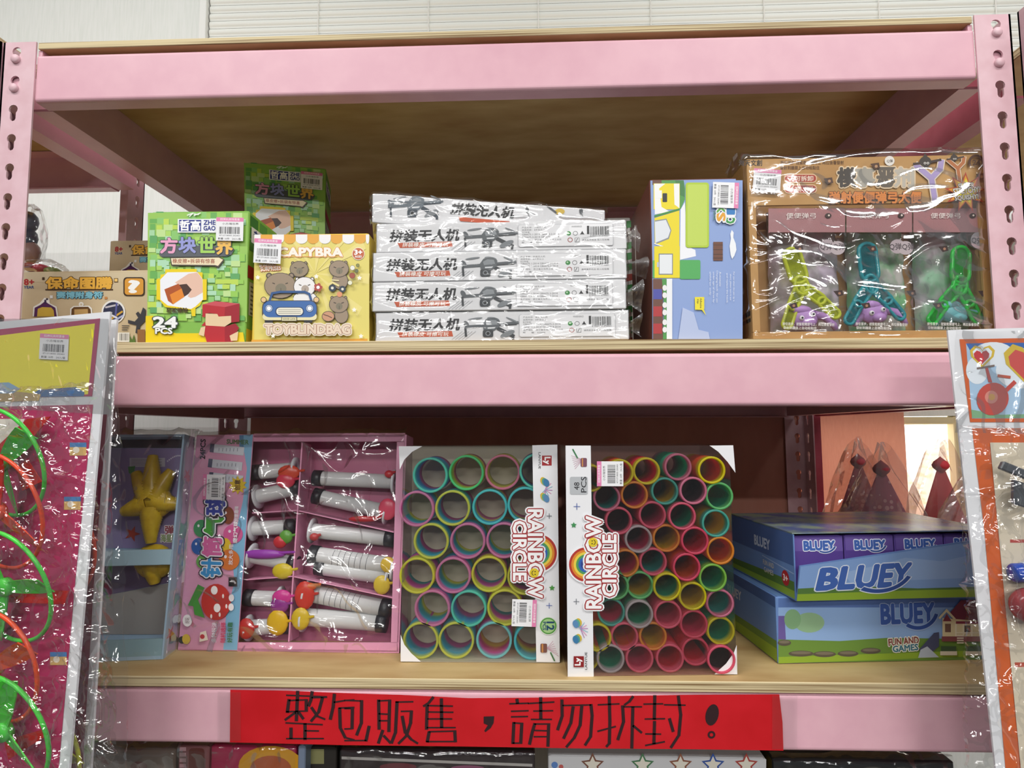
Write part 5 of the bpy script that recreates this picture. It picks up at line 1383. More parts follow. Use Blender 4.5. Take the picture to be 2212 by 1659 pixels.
# house
pr.poly('#7a2f44', [(1350, 1285), (1420, 1205), (1545, 1200), (1545, 1330), (1380, 1330)]); pr.poly('#e2d2a6', [(1310, 1310), (1545, 1330), (1545, 1430), (1310, 1420)]); pr.poly('#e9dcb4', [(1285, 1310), (1335, 1255), (1390, 1315), (1378, 1320), (1334, 1275), (1295, 1318)])
pr.poly('#8a3a48', [(1312, 1330), (1335, 1285), (1365, 1330)]); pr.rect('#7a5a4c', 1325, 1345, 1360, 1395); pr.rect('#8a3448', 1390, 1330, 1545, 1345)
for x in (1385, 1430, 1480, 1525): pr.rect('#efe4c8', x, 1345, x + 9, 1430)
pr.rect('#5a4a48', 1440, 1355, 1475, 1400); pr.rect('#efe4c8', 1390, 1395, 1545, 1402); pr.rect('#8a4a4c', 1305, 1420, 1545, 1450)
for k in range(4): pr.rect('#e9dcc4', 1395, 1412 + 14 * k, 1435, 1420 + 14 * k)
for x in (1300, 1450): pr.rect('#3f5a3c', x, 1478, x + 90, 1510); pr.rect('#e2d8c0', x - 5, 1508, x + 95, 1532)
pr.build(t)
lf = Print(F['O'] - F['N'] * DB, F['N'] * DB, F['V'], -F['u'], [(0, 0), (100, 0), (100, 60), (0, 60)])
lf.rect('#4f6ca6', 1, 0, 99, 10); lf.poly(GRN, [(1, 50), (99, 46), (99, 59), (1, 59)]); lf.poly('#6b8f3c', [(1, 44), (99, 40), (99, 47), (1, 51)]); lf.text('#dce4f4', 'BLUEY', 30, 20, 26, 9, bold=.04); lf.build(t)
# upper, opened box
z2 = F['O'][2] + .0012
BL2 = at_z(1719, 1298, z2); BR2 = at_z(2106, 1289, z2); BR2 = BL2 + unit(BR2 - BL2) * .25
G = face(BL2, BR2, 1155)
t = thing('display_box', 'upper blue game box with its front flap torn down, showing purple packs', 'display box', base_mid(G), 'stacked blue game boxes')
u, up, n = G['u'], G['up'], G['N']; H2, W2 = G['h'], G['w']
mb = MB(); mb.box(G['BL'] - n * .0012, G['U'], up * .0015, -n * (DB - .002), BLU); mb.build('bottom_panel', t)
for o in (G['BL'], G['BR'] - u * .0012):
    mb = MB(); mb.box(o, u * .0012, up * H2, -n * DB, BLU); mb.build('side_panel', t)
mb = MB(); mb.box(G['BL'] - n * (DB - .0012) + u * .0014, G['U'] - u * .0028, up * H2, -n * .0012, BLU); mb.build('back_panel', t)
hl = H2 * .56
mb = MB(); mb.prism([G['BL'] + n * .0003, G['BR'] + n * .0003 - u * .0, G['BR'] + up * H2 * 1.0 + n * (.0003 + .0097 / .56), G['BL'] + up * hl + n * .010], n * .0012, BLU); fp = mb.build('front_flap', t)
pr = Print(G['BL'] + up * hl + n * .0112, G['BR'] + up * H2 - G['BL'] - up * hl + n * .002, -(up * hl) - n * .0097, n, [(415, 985), (1490, 790), (1510, 1185), (445, 1210)], base=.0008)
# the flap is a trapezoid: map its four corners directly
def flap(x, y, lift=None, c=[G['BL'] + up * hl + n * .0112, G['BR'] + up * H2 + n * (.0015 + .0097 / .56), G['BR'] + n * .0015, G['BL'] + n * .0015]):
    uu, vv = pr.uv(x, y)
    uu, vv = min(max(uu, .0), 1), min(max(vv, 0), 1)
    return (c[0] * (1 - uu) + c[1] * uu) * (1 - vv) + (c[3] * (1 - uu) + c[2] * uu) * vv + n * (.0005 + (pr.k * .00003 if lift is None else lift))
pr.p3 = flap
pr.poly('#86a8dc', [(418, 990), (1488, 800), (1508, 1140), (440, 1180)]); pr.poly('#9ab8e4', [(560, 1040), (700, 1000), (800, 960), (1000, 980), (1200, 930), (1400, 900), (1480, 960), (1490, 1060), (600, 1100)])
pr.poly('#557a3c', [(430, 1130), (600, 1120), (900, 1140), (1200, 1130), (1505, 1125), (1508, 1150), (440, 1170)]); pr.poly(GRN, [(438, 1165), (900, 1150), (1506, 1135), (1509, 1183), (444, 1208)])
pr.otext(('#e6eefa', '#4468b4'), 'BLUEY', 665, 1068, 350, 128, rot=-3, bolds=(.08, .05)); pr.arc('#e6eefa', 715, 1020, 118, 150, 20, 120); pr.arc('#34549c', 715, 1020, 123, 145, 21, 119)
pr.build(fp)
lf = Print(G['O'] - n * DB, n * DB, G['V'], -u, [(0, 0), (100, 0), (100, 50), (0, 50)])
lf.poly('#4f6ca6', [(1, 0), (99, 0), (99, 24), (1, 24)]); lf.line('#a8bfe6', [(55, 26), (99, 30)], .8); lf.poly(GRN, [(1, 44), (99, 42), (99, 49), (1, 49)]); lf.poly('#5a7f3c', [(1, 40), (99, 36), (99, 43), (1, 45)]); lf.text('#c9d6ee', 'BLUEY', 55, 15, 24, 8, bold=.04); lf.text('#e2dccc', 'FUN AND', 64, 31, 16, 4); lf.text('#e2dccc', 'GAMES', 64, 37, 14, 4)
lf.ell('#b52f34', 88, 36, 5, 6); lf.text('#fbeaea', '3+', 88, 36, 6, 5, bold=.04); lf.build(t)
LID = nmat('printed_lid', '#5a6a9c', '#8fa08c', scale=(1, 1, 1), ns=26, rough=.25, detail=5, lo=.4, hi=.6)
mb = MB(); mb.box(G['O'] + up * .0004 - n * .002, G['U'], -n * (DB - .004), up * .0014, LID); lid = mb.build('lid', t)
PUR = P('#5a4390', .4, 'card')
for k in range(4):
    w_ = (W2 - .006) / 4
    BLk = G['BL'] + u * (.003 + k * w_) - n * .006 + up * .0018; Fk = face(BLk, BLk + u * (w_ - .0012), 0, 0, H2 - .005)
    tk = thing('game_pack', ['leftmost purple game pack in the opened blue box', 'second purple game pack in the opened blue box', 'third purple game pack in the opened blue box', 'rightmost purple game pack in the opened blue box'][k], 'toy box', base_mid(Fk), 'purple game packs')
    carton(Fk, .04, PUR, tk, .0008)
    pk = Print(Fk['O'], Fk['U'], Fk['V'], Fk['N'], [(420, 815), (690, 805), (695, 1180), (425, 1190)])
    pk.poly('#6e58a4', [(425, 820), (685, 812), (688, 900), (428, 905)]); pk.otext(('#eef0fa', '#4468b4'), 'BLUEY', 560, 868, 165, 54, rot=-2, bolds=(.13, .06)); pk.arc('#eef0fa', 590, 850, 50, 68, 20, 120); pk.arc('#3c5a9c', 590, 850, 54, 64, 21, 119)
    pk.build(tk)

# ------------------------------------------------------------------ party hats in cellophane at the back right
HAT = {}
def hat_mat(name, c1, c2, dots=True):
    m = bpy.data.materials.new(name); m.use_nodes = True; nt = m.node_tree; b = nt.nodes['Principled BSDF']
    tc = nt.nodes.new('ShaderNodeTexCoord'); vo = nt.nodes.new('ShaderNodeTexVoronoi'); vo.inputs['Scale'].default_value = 100; vo.inputs['Randomness'].default_value = .25
    cr = nt.nodes.new('ShaderNodeValToRGB'); cr.color_ramp.interpolation = 'CONSTANT'
    cr.color_ramp.elements[0].color = rgb(c2); cr.color_ramp.elements[1].color = rgb(c1); cr.color_ramp.elements[1].position = .36 if dots else .0
    nt.links.new(tc.outputs['Object'], vo.inputs[0]); nt.links.new(vo.outputs[0], cr.inputs[0]); nt.links.new(cr.outputs[0], b.inputs['Base Color']); b.inputs['Roughness'].default_value = .5
    t_ = nt.nodes.new('ShaderNodeBsdfTranslucent'); mx = nt.nodes.new('ShaderNodeMixShader'); mx.inputs[0].default_value = .45
    nt.links.new(cr.outputs[0], t_.inputs[0]); nt.links.new(b.outputs[0], mx.inputs[1]); nt.links.new(t_.outputs[0], mx.inputs[2]); nt.links.new(mx.outputs[0], nt.nodes['Material Output'].inputs[0])
    return m
HD = hat_mat('plum_polka_dot_card', '#c8648a', '#ffd0dc'); HR = hat_mat('red_card', '#e03a48', '#e03a48', False)
CEL = film_mat('pink_tinged_cellophane', tint='#fbf0ea', rough=.1, lo=.10, hi=.6, haze=.06)
for i, (px, py, yy, hgt_, rad, m, pc, lb) in enumerate(((1853, 985, .46, .21, .085, HD, '#c04a56', 'plum dotted party hat, leftmost of the bagged hats'),
        (1903, 1000, .36, .205, .100, HD, '#b8404e', 'plum dotted party hat with the widest view, second of the bagged hats'),
        (2031, 992, .41, .21, .080, HR, '#c8303c', 'plain red party hat in cellophane before the bright window'),
        (2112, 1055, .31, .175, .085, HD, '#b8404e', 'plum dotted party hat partly behind the right hanging card'))):
    ap = at_y(px, py, yy); ap[2] = max(ap[2], B3T + hgt_); b0 = v3(ap[0], yy, B3T + .0005); hgt_ = ap[2] - b0[2]
    t = thing('party_hat', lb, 'party hat', b0, 'bagged party hats')
    mb = MB(); mb.lathe([(rad, 0), (rad * .68, hgt_ * .30), (.006, hgt_ * .93), (.0, hgt_ * .94)], b0, ZAX, m, 28); mb.v = [(a_, b0[1] + (b_ - b0[1]) * .22, c_) for a_, b_, c_ in mb.v]; mb.build('cone', t, True)
    mb = MB(); q = b0 + ZAX * (hgt_ * .95)
    mb.lathe([(.004, -.012), (.012, -.004), (.0135, .001), (.010, .007), (.004, .012), (0, .016)], q, ZAX, P(pc, .7, 'felt'), 14); mb.build('pompom', t, True)
    mb = MB()
    def fn(s, v, b0=b0, hgt_=hgt_, rad=rad, i=i):
        a = 2 * math.pi * s; k = 1 + .32 * abs(noise.noise(Vector((math.cos(a) * 1.6, math.sin(a) * 1.6, v * 2.2 + i * 4)))) + .12 * noise.noise(Vector((math.cos(a) * 5, math.sin(a) * 5, v * 6 + i)))
        r_ = (rad * 1.08 * (1 - v) ** .85 + .016 * (1 - v) + .010 * v * (1 + math.sin(a * 3))) * k
        return b0 + v3(r_ * math.cos(a), r_ * math.sin(a) * .26, .001 + v * hgt_ * 1.16 - .012 * v * (1 + math.cos(a * 2 + i)))
    mb.grid(fn, 40, 26, CEL); mb.build('cellophane_bag', t, False)

# ------------------------------------------------------------------ red handwritten sign on the lowest beam
cs = [(498, 1490), (1683, 1500), (1692, 1621), (497, 1604)]
SYF = .0006
TL_, TR_, BR_, BL_ = [at_y(*c, SYF) for c in cs]
pr = Print(TL_, TR_ - TL_, BL_ - TL_, v3(0, -1, 0), cs, base=.0008); pr.rough = .8
SGN = nmat('red_sign_paper', '#c3121c', '#d01a26', ns=18, rough=.32, bump=.05)
t = thing('paper_sign', 'long red handwritten paper sign taped on the lowest pink beam', 'sign', (BL_ + BR_) / 2)
edge = [(498, 1490), (620, 1492), (740, 1497), (866, 1501), (1012, 1508), (1150, 1507), (1300, 1504), (1480, 1501), (1683, 1500), (1690, 1560), (1692, 1621), (1500, 1618), (1240, 1616), (1000, 1612), (740, 1609), (497, 1603)]
mb = MB(); mb.prism([at_y(x, y, SYF) for x, y in edge], v3(0, -.0005, 0), SGN); sg = mb.build('paper_strip', t)
INK = '#2a0a10'
NAME = ['']
CH = [[(0, 16), (1, 4)], [(1, 6), (2, 10), (3, 10), (4, 15), (5, 5)], [(6, 8), (7, 9)]]   # which strokes belong to which character
def ink(cr, block, strokes):
    x0, y0, s = cr; who = [c for c, n_ in CH[block] for _ in range(n_)]
    for i_, st in enumerate(strokes):
        NAME[0] = 'handwritten_character#%d' % who[i_]
        pr.line(INK, [(x0 + a / s, y0 + b / s) for a, b in st], lambda dx, dy: 3.3 + 3.8 * abs(dy) ** 1.5, name=NAME[0]); pr.k = 1
E2, E3, E4 = (180, 1380, 3.814), (740, 1440, 3.95), (1240, 1440, 3.3515)
ink(E2, 0, [[(1665, 462), (1990, 475)], [(1685, 500), (1672, 600)], [(1685, 505), (1825, 500), (1825, 592)], [(1665, 598), (1820, 592)], [(1755, 432), (1745, 670)], [(1735, 605), (1655, 665)], [(1765, 605), (1800, 655)],
         [(1872, 435), (1862, 500), (1845, 548)], [(1870, 482), (1990, 478)], [(1955, 485), (1925, 600), (1865, 675)], [(1868, 565), (1915, 635), (1975, 660)], [(1660, 690), (1955, 705)], [(1815, 700), (1815, 825)], [(1815, 755), (1925, 757)], [(1702, 735), (1702, 815)], [(1665, 820), (1965, 820)],
         [(2052, 455), (2042, 560), (2020, 658)], [(2050, 520), (2140, 505), (2212, 500)], [(2095, 572), (2100, 730), (2140, 812), (2212, 832)], [(2090, 568), (2212, 562)]])
ink(E3, 1, [[(0, 285), (130, 290)], [(142, 290), (140, 480), (102, 580)], [(0, 355), (65, 355), (62, 525)], [(0, 530), (62, 528)], [(0, 630), (180, 630)], [(180, 630), (205, 510)],
         [(285, 285), (290, 530)], [(285, 290), (378, 285), (372, 550)], [(288, 400), (375, 405)], [(290, 460), (375, 460)], [(320, 545), (285, 650)], [(330, 590), (385, 650)],
         [(440, 300), (428, 560), (395, 650)], [(430, 300), (575, 297)], [(475, 380), (562, 378), (555, 480), (520, 590), (455, 655)], [(485, 425), (510, 560), (560, 620), (615, 655)],
         [(745, 260), (710, 305), (665, 335)], [(695, 320), (690, 530)], [(815, 275), (818, 515)], [(700, 330), (910, 335)], [(705, 385), (915, 388)], [(700, 445), (905, 445)], [(695, 520), (935, 520)], [(712, 560), (697, 640)], [(712, 555), (930, 550), (935, 640)], [(690, 640), (942, 640)],
         [(1458, 278), (1462, 308)], [(1395, 315), (1555, 310)], [(1410, 380), (1555, 375)], [(1410, 428), (1550, 425)], [(1432, 480), (1425, 655)], [(1432, 480), (1500, 485), (1492, 655)], [(1425, 655), (1495, 655)],
         [(1555, 312), (1775, 300)], [(1600, 378), (1765, 375)], [(1660, 265), (1662, 440)], [(1580, 450), (1755, 450)], [(1610, 490), (1590, 560), (1568, 662)], [(1610, 490), (1730, 490), (1725, 680)], [(1610, 545), (1725, 550)], [(1605, 600), (1725, 600)],
         [(1842, 285), (1845, 420), (1808, 538)], [(1850, 330), (2090, 325)], [(2092, 325), (2102, 420), (2090, 600), (2045, 672)], [(1938, 345), (1920, 480), (1860, 612)], [(2012, 340), (2000, 500), (1950, 610), (1885, 688)]])
ink(E4, 2, [[(150, 275), (305, 268)], [(232, 215), (238, 400), (235, 560), (215, 582)], [(150, 470), (280, 435)], [(405, 215), (380, 250), (345, 275)], [(330, 285), (338, 400), (298, 530)], [(340, 290), (470, 290)], [(405, 295), (400, 592)], [(410, 430), (470, 480)],
         [(485, 270), (625, 268)], [(565, 210), (563, 380)], [(495, 380), (640, 378)], [(565, 400), (562, 560)], [(500, 490), (612, 492)], [(500, 575), (640, 548)], [(635, 275), (790, 278)], [(738, 212), (757, 350), (745, 500), (688, 590)], [(675, 380), (702, 470)]])
c3 = lambda a, b: (E3[0] + a / E3[2], E3[1] + b / E3[2]); c4 = lambda a, b: (E4[0] + a / E4[2], E4[1] + b / E4[2])
pr.poly(INK, [c3(1175, 425), c3(1265, 422), c3(1260, 480), c3(1235, 525), c3(1190, 560), c3(1180, 548), c3(1210, 500), c3(1175, 485)], 'comma')
x, y = c4(988, 350); pr.ell(INK, x, y, 48 / 3.35, 80 / 3.35, 'exclamation_mark', rot=12); x, y = c4(985, 497); pr.arc(INK, x, y, 4, 8.5, 0, 360, 'exclamation_mark')
pr.build(sg)
TAPE = film_mat('clear_tape', rough=.22, lo=.03, hi=.3)
for x0, x1, a, b in ((470, 520, 1494, 1600), (1668, 1722, 1502, 1618)):
    mb = MB(); mb.prism([at_y(x, y, -.0006) for x, y in ((x0, a), (x1, a + 1), (x1, b), (x0, b))], v3(0, -.0002, 0), TAPE); mb.build('clear_tape', t)

# ------------------------------------------------------------------ cards hanging in front of the posts
def card_face(TL, TR, BR):
    U = TR - TL; V = BR - TR; n = unit(np.cross(V, U)); 
    if n[1] > 0: n = -n
    return dict(O=TL, U=U, V=V, N=n, BL=TL + V, BR=BR, up=-unit(V), h=np.linalg.norm(V), w=np.linalg.norm(U), u=unit(U))
WCARD = P('#e3e4e8', .4, 'card')
CRK = film_mat('crinkled_bag_film', rough=.07, lo=.08, hi=.26)
def fullp(F, base): return pface(F, crop(0, 0, 1), base=base)
def card(label, F, group):
    t = thing('hanging_toy_card', label, 'toy card', F['BL'], group)
    mb = MB(); mb.prism([F['O'], F['O'] + F['U'], F['O'] + F['U'] + F['V'], F['O'] + F['V']], -F['N'] * .0022, WCARD); mb.build('backing_card', t)
    return t
def flying_ring(label, c, R_, col, n, rot, tilt, dark):
    """hoop with three flat propeller blades"""
    t = thing('propeller_hoop', label, 'toy', c, 'propeller hoops bagged on the hanging cards')
    a = unit(np.cross(ZAX, n)); b = np.cross(n, a); b = unit(b * math.cos(tilt) + n * math.sin(tilt)); nn = np.cross(a, b)
    m = clear_colour('hoop_' + col.lstrip('#'), col, .25, .12); m2 = clear_colour('blade_' + dark.lstrip('#'), dark, .25, .12)
    mb = MB(); mb.tube([c + R_ * (a * math.cos(2 * math.pi * i / 48) + b * math.sin(2 * math.pi * i / 48)) for i in range(48)], .0019, m, 8, closed=True); mb.build('hoop', t, True)
    mb = MB(); mb.lathe([(0, .004), (.008, .004), (.009, 0), (.008, -.004), (0, -.004)], c, nn, m, 18); mb.build('hub', t, True)
    for k in range(3):
        th = rot + k * 2 * math.pi / 3; d = a * math.cos(th) + b * math.sin(th); s = np.cross(nn, d)
        q = []
        for f, w, tw in ((.08, .005, .0), (.35, .0075, .002), (.7, .009, .004), (.985, .0085, .005)):
            q.append((c + d * R_ * f + s * w + nn * tw, c + d * R_ * f - s * w - nn * tw))
        vs = [p for e in q for p in e]; vs2 = [p + nn * .0012 for p in vs]
        fs = [(2 * i, 2 * i + 1, 2 * i + 3, 2 * i + 2) for i in range(3)]; fs2 = [tuple(8 + j for j in f) for f in fs]
        mb = MB(); mb.add(vs + vs2, fs + fs2 + [(0, 8, 10, 2), (2, 10, 12, 4), (4, 12, 14, 6), (1, 9, 11, 3), (3, 11, 13, 5), (5, 13, 15, 7), (6, 14, 15, 7)], m2 if k else m); mb.build('blade', t)
    return t
# left: front card
TRc = at_y(238, 673, -.100); TLd = at_y(0, 695, -.060); uu = unit(TRc - TLd)
BRc = at_y(149, 1659, -.135); BRc = TRc + (BRc - TRc) * 1.06
FL = card_face(TRc - uu * .27, TRc, BRc)
t = card('front left hanging card with crimson border and yellow panel, propeller hoops bagged on it', FL, 'hanging toy cards'); tl = t
pr = fullp(FL, .0004)
pr.poly('#b02a5c', [(-150, 728), (217, 688), (200, 856), (-150, 862)]); pr.poly('#b02a5c', [(-150, 882), (202, 874), (165, 1240), (125, 1690), (-150, 1690)])
pr.poly('#f8ea20', [(-150, 744), (206, 699), (191, 852), (-150, 856)])
pr.poly('#3a6fa8', [(85, 842), (165, 836), (184, 848), (182, 856), (60, 858)]); pr.poly('#c8a868', [(-150, 850), (40, 846), (90, 852), (85, 866), (-150, 872)]); pr.poly('#8fb4d4', [(-150, 834), (20, 826), (45, 840), (30, 850), (-150, 852)])
pr.poly('#d8d0c4', [(-150, 905), (55, 905), (30, 960), (10, 985), (-150, 990)])
for x, y in ((170, 968), (158, 1085), (128, 1420)):
    pr.rect('#4a7fb8', x - 18, y - 12, x + 18, y - 2); pr.rect('#d8b06c', x - 18, y - 2, x + 18, y + 16); pr.ell('#efe4d0', x - 4, y + 4, 7)
pr.build(t); sticker(pr, t, 120, 750, 62, 55, 3)
nL = FL['N']
def on_plane(F_, px, py, lift):
    """point seen at px, py on the plane lifted off the card's face"""
    d = ray(px, py); o = F_['O'] + F_['N'] * lift
    return CAM + d * (((o - CAM) @ F_['N']) / (d @ F_['N']))
def on_card(px, py, up_): return on_plane(FL, px, py, up_)
HO = [(4, 1000, .054, '#4fd64a', .6, .35, '#45c63f', 'green propeller hoop at the top of the left hanging card'),
      (-4, 1105, .056, '#e8502f', -.6, .3, '#c8281f', 'red propeller hoop below the top green one, left hanging card'),
      (12, 1268, .055, '#57d84e', .1, .35, '#47cf3c', 'green propeller hoop halfway down the left hanging card'),
      (-12, 1440, .052, '#ea5630', .45, .25, '#d03a24', 'orange-red propeller hoop low on the left hanging card'),
      (8, 1580, .053, '#57d84e', -.8, .3, '#4fd23f', 'green propeller hoop at the bottom of the left hanging card')]
for i, (x, y, r_, c, ro, ti, dk, lb) in enumerate(HO):
    flying_ring(lb, on_card(x, y, .024 + .005 * (i % 2)), r_, c, nL, ro, ti, dk)
# loose red paper-like blades between hoops, part of the bag print
def sub(F, x0, y0, x1, y1, lift):
    q = [on_plane(F, x, y, lift) for x, y in ((x0, y0), (x1, y0), (x1, y1), (x0, y1))]
    return dict(O=q[0], U=q[1] - q[0], V=q[3] - q[0], N=nL, BL=q[3], BR=q[2], up=unit(q[0] - q[3]), h=np.linalg.norm(q[3] - q[0]), w=np.linalg.norm(q[1] - q[0]), u=unit(q[1] - q[0]))
cp = clear_colour('red_clear_plastic', '#c8241f', .25, .3)
for pts in ([(60, 905), (110, 900), (40, 985), (0, 985), (0, 960)], [(35, 1010), (60, 992), (92, 1040), (50, 1060)], [(0, 1270), (150, 1276), (140, 1305), (0, 1300)], [(10, 1600), (105, 1572), (100, 1590), (20, 1640)]):
    mb = MB(); mb.prism([on_plane(FL, x, y, .010) for x, y in pts], nL * .0008, cp); mb.build('loose_blade', tl)
film(tl, 'clear_bag', sub(FL, -150, 850, 178, 1690, .034), amp=.007, off=.001, wrap=(0, .004, .01, 0), nx=130, ny=280, seed=61, freq=28, mat=CRK, fine=.22)
film(tl, 'clear_sleeve', sub(FL, -150, 690, 238, 872, .0012), amp=.0035, off=.001, wrap=(0, 0, 0, 0), nx=110, ny=60, seed=63, freq=17)
# left: second card behind
TR2 = at_y(252, 690, -.072); BR2 = at_y(196, 1659, -.105); BR2 = TR2 + (BR2 - TR2) * 1.06
F2 = card_face(TR2 - uu * .2, TR2, BR2)
t = card('left hanging card tucked behind the front one, only its edge showing', F2, 'hanging toy cards')
pr2 = fullp(F2, .0004); pr2.poly('#8f1f4a', [(100, 900), (232, 895), (205, 1240), (178, 1690), (60, 1690)]); pr2.build(t)
flying_ring('red propeller hoop on the rear left card, a red arc beside the starfish box', on_plane(F2, 120, 1180, .014), .051, '#e8502f', F2['N'], .3, .2, '#c8281f')
flying_ring('yellow propeller hoop on the rear left card at the bottom edge', on_plane(F2, 85, 1625, .014), .050, '#d8e23c', F2['N'], .05, .2, '#c2cc2c')
def sub2(P_, N_, F_, x0, y0, x1, y1, lift):
    q = [on_plane(F_, x, y, lift) for x, y in ((x0, y0), (x1, y0), (x1, y1), (x0, y1))]
    return dict(O=q[0], U=q[1] - q[0], V=q[3] - q[0], N=N_, BL=q[3], BR=q[2], up=unit(q[0] - q[3]), h=np.linalg.norm(q[3] - q[0]), w=np.linalg.norm(q[1] - q[0]), u=unit(q[1] - q[0]))
film(t, 'clear_bag', sub2(pr2, F2['N'], F2, 90, 700, 242, 1690, .017), amp=.004, off=.001, wrap=(0, .003, 0, 0), nx=50, ny=150, seed=65, freq=17, mat=CRK)
# right: one card
TLr = at_y(2047, 713, -.080); TRr = at_y(2212, 708, -.083); ur = unit(TRr - TLr); BLr_ = at_y(2151, 1659, -.100)
TRr = TLr + ur * .26; Vr = (BLr_ - TLr) * 1.06
FR_ = card_face(TLr, TRr, TRr + Vr)
t = card('right hanging card with orange border and balloon picture, toys bagged on it', FR_, 'hanging toy cards')
pr3 = fullp(FR_, .0004); nR = FR_['N']
pr3.poly('#d05f28', [(2072, 733), (2420, 727), (2420, 912), (2095, 912)]); pr3.poly('#d05f28', [(2099, 925), (2420, 925), (2420, 1690), (2174, 1690), (2126, 1150)])
pr3.poly('#a9c8e4', [(2086, 742), (2420, 738), (2420, 903), (2099, 904)]); pr3.poly('#3468b4', [(2086, 742), (2420, 738), (2420, 752), (2190, 752), (2140, 745), (2095, 758)])
for x, y, a, b in ((2145, 765, 45, 26), (2110, 800, 24, 30), (2200, 800, 50, 40), (2270, 780, 60, 40)): pr3.ell('#e6eef6', x, y, a, b)
pr3.poly('#7fae84', [(2097, 885), (2160, 896), (2420, 890), (2420, 902), (2099, 903)])
def heart(P_, col, x, y, s): P_.poly(col, [(x, y + s), (x - s * .9, y + .1 * s), (x - s, y - .4 * s), (x - .6 * s, y - .8 * s), (x - .15 * s, y - .65 * s), (x, y - .4 * s), (x + .15 * s, y - .65 * s), (x + .6 * s, y - .8 * s), (x + s, y - .4 * s), (x + .9 * s, y + .1 * s)])
heart(pr3, '#d8b93c', 2121, 768, 27); heart(pr3, '#e6eef6', 2121, 768, 21); heart(pr3, '#c4343c', 2119, 771, 17)
heart(pr3, '#d8b93c', 2215, 782, 48); heart(pr3, '#d0504c', 2215, 786, 38)
pr3.poly('#c4443c', [(2126, 792), (2132, 792), (2142, 826), (2134, 826)]); pr3.ell('#c44a40', 2143, 862, 34, 36, rot=35); pr3.ell('#d88a7c', 2140, 858, 14); pr3.ell('#d8a04c', 2141, 858, 7)
pr3.line('#7a6a64', [(2110, 796), (2146, 790)], 4); pr3.line('#c05a44', [(2155, 812), (2180, 815)], 6); pr3.line('#c44a40', [(2170, 845), (2190, 826)], 9)
pr3.poly('#d6cab4', [(2137, 956), (2420, 956), (2420, 1690), (2206, 1690)])
pr3.rect('#b5503c', 2190, 1430, 2420, 1440); pr3.rect('#b04a44', 2180, 1165, 2420, 1172); pr3.build(t)
q = on_plane(FR_, 2178, 1040, .012)
tt = thing('toy_clip', 'dark grey plastic clip bagged on the right hanging card', 'toy', q, 'toys bagged on the right card')
DK = P('#4a4e54', .3, 'plastic')
mb = MB(); mb.box(q + v3(-.010, 0, .012), v3(.030, -.004, -.014), v3(.004, 0, .007), v3(0, -.005, 0), DK, .001); mb.build('clip_arm', tt)
mb = MB(); mb.box(q + v3(.000, 0, -.020), v3(.012, 0, -.004), v3(.002, 0, .022), v3(0, -.005, 0), DK, .001); mb.build('clip_jaw', tt)
mb = MB(); mb.box(q + v3(.014, 0, -.016), v3(.018, 0, -.004), v3(.002, 0, .014), v3(0, -.005, 0), P('#c9a24a', .3, 'plastic'), .001); mb.build('clip_spring', tt)
q = on_plane(FR_, 2205, 1238, .012)
tt = thing('toy_cylinder', 'glossy blue cylinder toy bagged on the right hanging card', 'toy', q - ZAX * .01, 'toys bagged on the right card')
mb = MB(); mb.lathe([(0, 0), (.007, 0), (.0085, .002), (.0085, .040), (.0, .040)], q - v3(.008, 0, 0), v3(1, -.05, .06), P('#2347a8', .12, 'plastic'), 20); mb.build('barrel', tt, True)
mb = MB(); mb.lathe([(.0087, .010), (.0093, .0105), (.0093, .0125), (.0087, .013)], q - v3(.008, 0, 0), v3(1, -.05, .06), P('#c9d2e4', .15, 'plastic'), 20); mb.build('ring_band', tt, True)
q = on_plane(FR_, 2222, 1308, .014)
tt = thing('toy_ball', 'clear red ball bagged on the right hanging card', 'toy', q - ZAX * .015, 'toys bagged on the right card')
mb = MB(); mb.blob(q, (.0155, .0125, .0155), clear_colour('clear_red_ball', '#b04a50', .15, .35), 20); mb.build('ball_shell', tt, True)
mb = MB(); mb.blob(q, (.005, .005, .005), P('#e8dcd4', .4, 'plastic'), 10); mb.build('ball_core', tt, True)
film(t, 'clear_bag', sub2(pr3, nR, FR_, 2100, 940, 2420, 1690, .024), amp=.0065, off=.001, wrap=(.004, 0, .008, 0), nx=110, ny=220, seed=71, freq=22, mat=CRK, fine=.3)
film(t, 'clear_sleeve', sub2(pr3, nR, FR_, 2058, 716, 2420, 935, .0012), amp=.004, off=.001, wrap=(.0, 0, 0, 0), nx=90, ny=70, seed=73, freq=15)

# ------------------------------------------------------------------ tops of the goods on the level below the sign
ZL = R(-.728) + .0004
def low_box(px0, px1, ytop, yy, dep, mat, name, label, cat='toy box', draw=None, film_=None, tz=0):
    a = at_y(px0, ytop, yy); b = at_y(px1, ytop + tz, yy); zt = a[2]
    Fb = face(v3(a[0], yy, ZL), v3(b[0], yy, ZL), 0, 0, zt - ZL)
    t = thing(name, label, cat, base_mid(Fb)); carton(Fb, dep, mat, t)
    if draw:
        pq = pface(Fb, crop(0, 0, 1)); draw(pq); pq.build(t)
    if film_: film(t, 'clear_wrap', Fb, amp=.004, off=.002, wrap=(0, 0, .01, 0), nx=60, ny=90, seed=film_, freq=18)
    return t
low_box(170, 380, 1616, .05, .08, P('#7d6e64', .5, 'card'), 'toy_pack', 'grey-brown wrapped pack under the left end of the lowest beam', draw=lambda q: (q.ell('#6a2c30', 300, 1655, 18, 10),), film_=81)
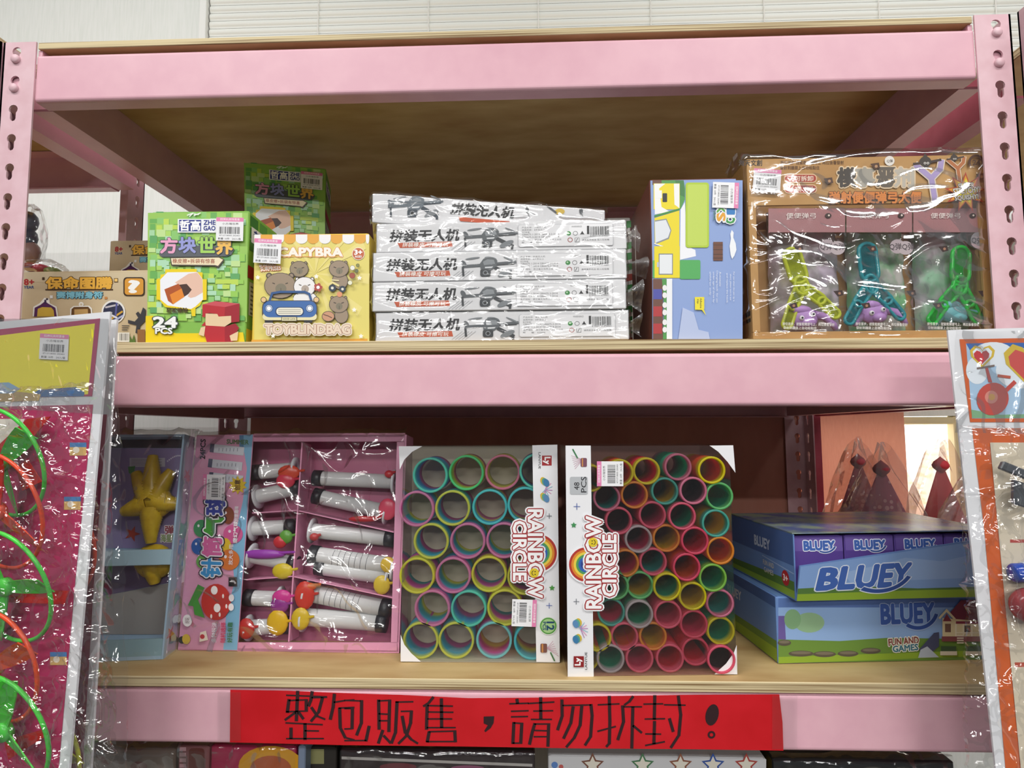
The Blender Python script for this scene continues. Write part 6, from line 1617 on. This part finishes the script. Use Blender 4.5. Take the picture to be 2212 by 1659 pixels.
low_box(386, 452, 1612, .045, .08, P('#8c5a5c', .5, 'card'), 'toy_pack', 'narrow pink-brown pack with ladder print below the lowest beam', draw=lambda q: [q.rect('#d8a8b0', 388, 1614 + 12 * k, 402, 1622 + 12 * k) for k in range(4)] + [q.rect('#6a3028', 408, 1616, 442, 1680, r=8)], film_=82)
low_box(456, 640, 1611, .05, .08, P('#a8204c', .5, 'card'), 'toy_pack', 'magenta pack with a yellow round print below the red sign', draw=lambda q: (q.ell('#d89a1c', 585, 1655, 70, 44), q.ell('#b4582c', 585, 1662, 45, 30)), film_=83)
low_box(644, 660, 1612, .042, .1, P('#7d8ca4', .5, 'card'), 'toy_pack', 'thin blue-grey box edge between magenta and dark packs')
low_box(664, 728, 1616, .06, .1, P('#2a2622', .5, 'card'), 'toy_pack', 'dark olive pack beside the thin blue-grey box', draw=lambda q: q.rect('#8c8a5c', 664, 1618, 700, 1650))
low_box(736, 1155, 1618, .05, .12, P('#26181c', .4, 'card'), 'toy_pack', 'wide black pack with a white edge line below the red sign', draw=lambda q: (q.poly('#b8b4b0', [(738, 1634), (1150, 1650), (1150, 1656), (738, 1640)]), q.text('#6a6468', 'Motorcycle', 1040, 1628, 180, 12), q.ell('#6a2430', 860, 1656, 40, 8), q.ell('#8c4a6c', 1010, 1659, 36, 6)), film_=84)
low_box(1205, 1640, 1622, .085, .09, P('#d2ac24', .5, 'card'), 'toy_pack', 'yellow pack behind the white star-printed pack')
def stars(q):
    q.poly('#cfd0d2', [(1186, 1634), (1655, 1640), (1655, 1690), (1186, 1690)])
    for x, c in ((1280, '#7a5040'), (1388, '#4a7a54'), (1470, '#8c5a44'), (1540, '#34549c'), (1612, '#a8443c')):
        q.star(c, x, 1652, 26, 13, 5); q.star('#e4dfd0', x, 1652, 19, 9, 5)
    q.ell('#5f86c4', 1198, 1652, 7); q.ell('#c4605c', 1212, 1656, 5)
low_box(1184, 1655, 1633, .045, .035, P('#c9cacc', .45, 'card'), 'toy_pack', 'white pack with coloured star outlines below the red sign', draw=stars)
low_box(1668, 2060, 1640, .06, .1, P('#16181c', .4, 'card'), 'toy_pack', 'black pack under the right end of the lowest beam', film_=85)
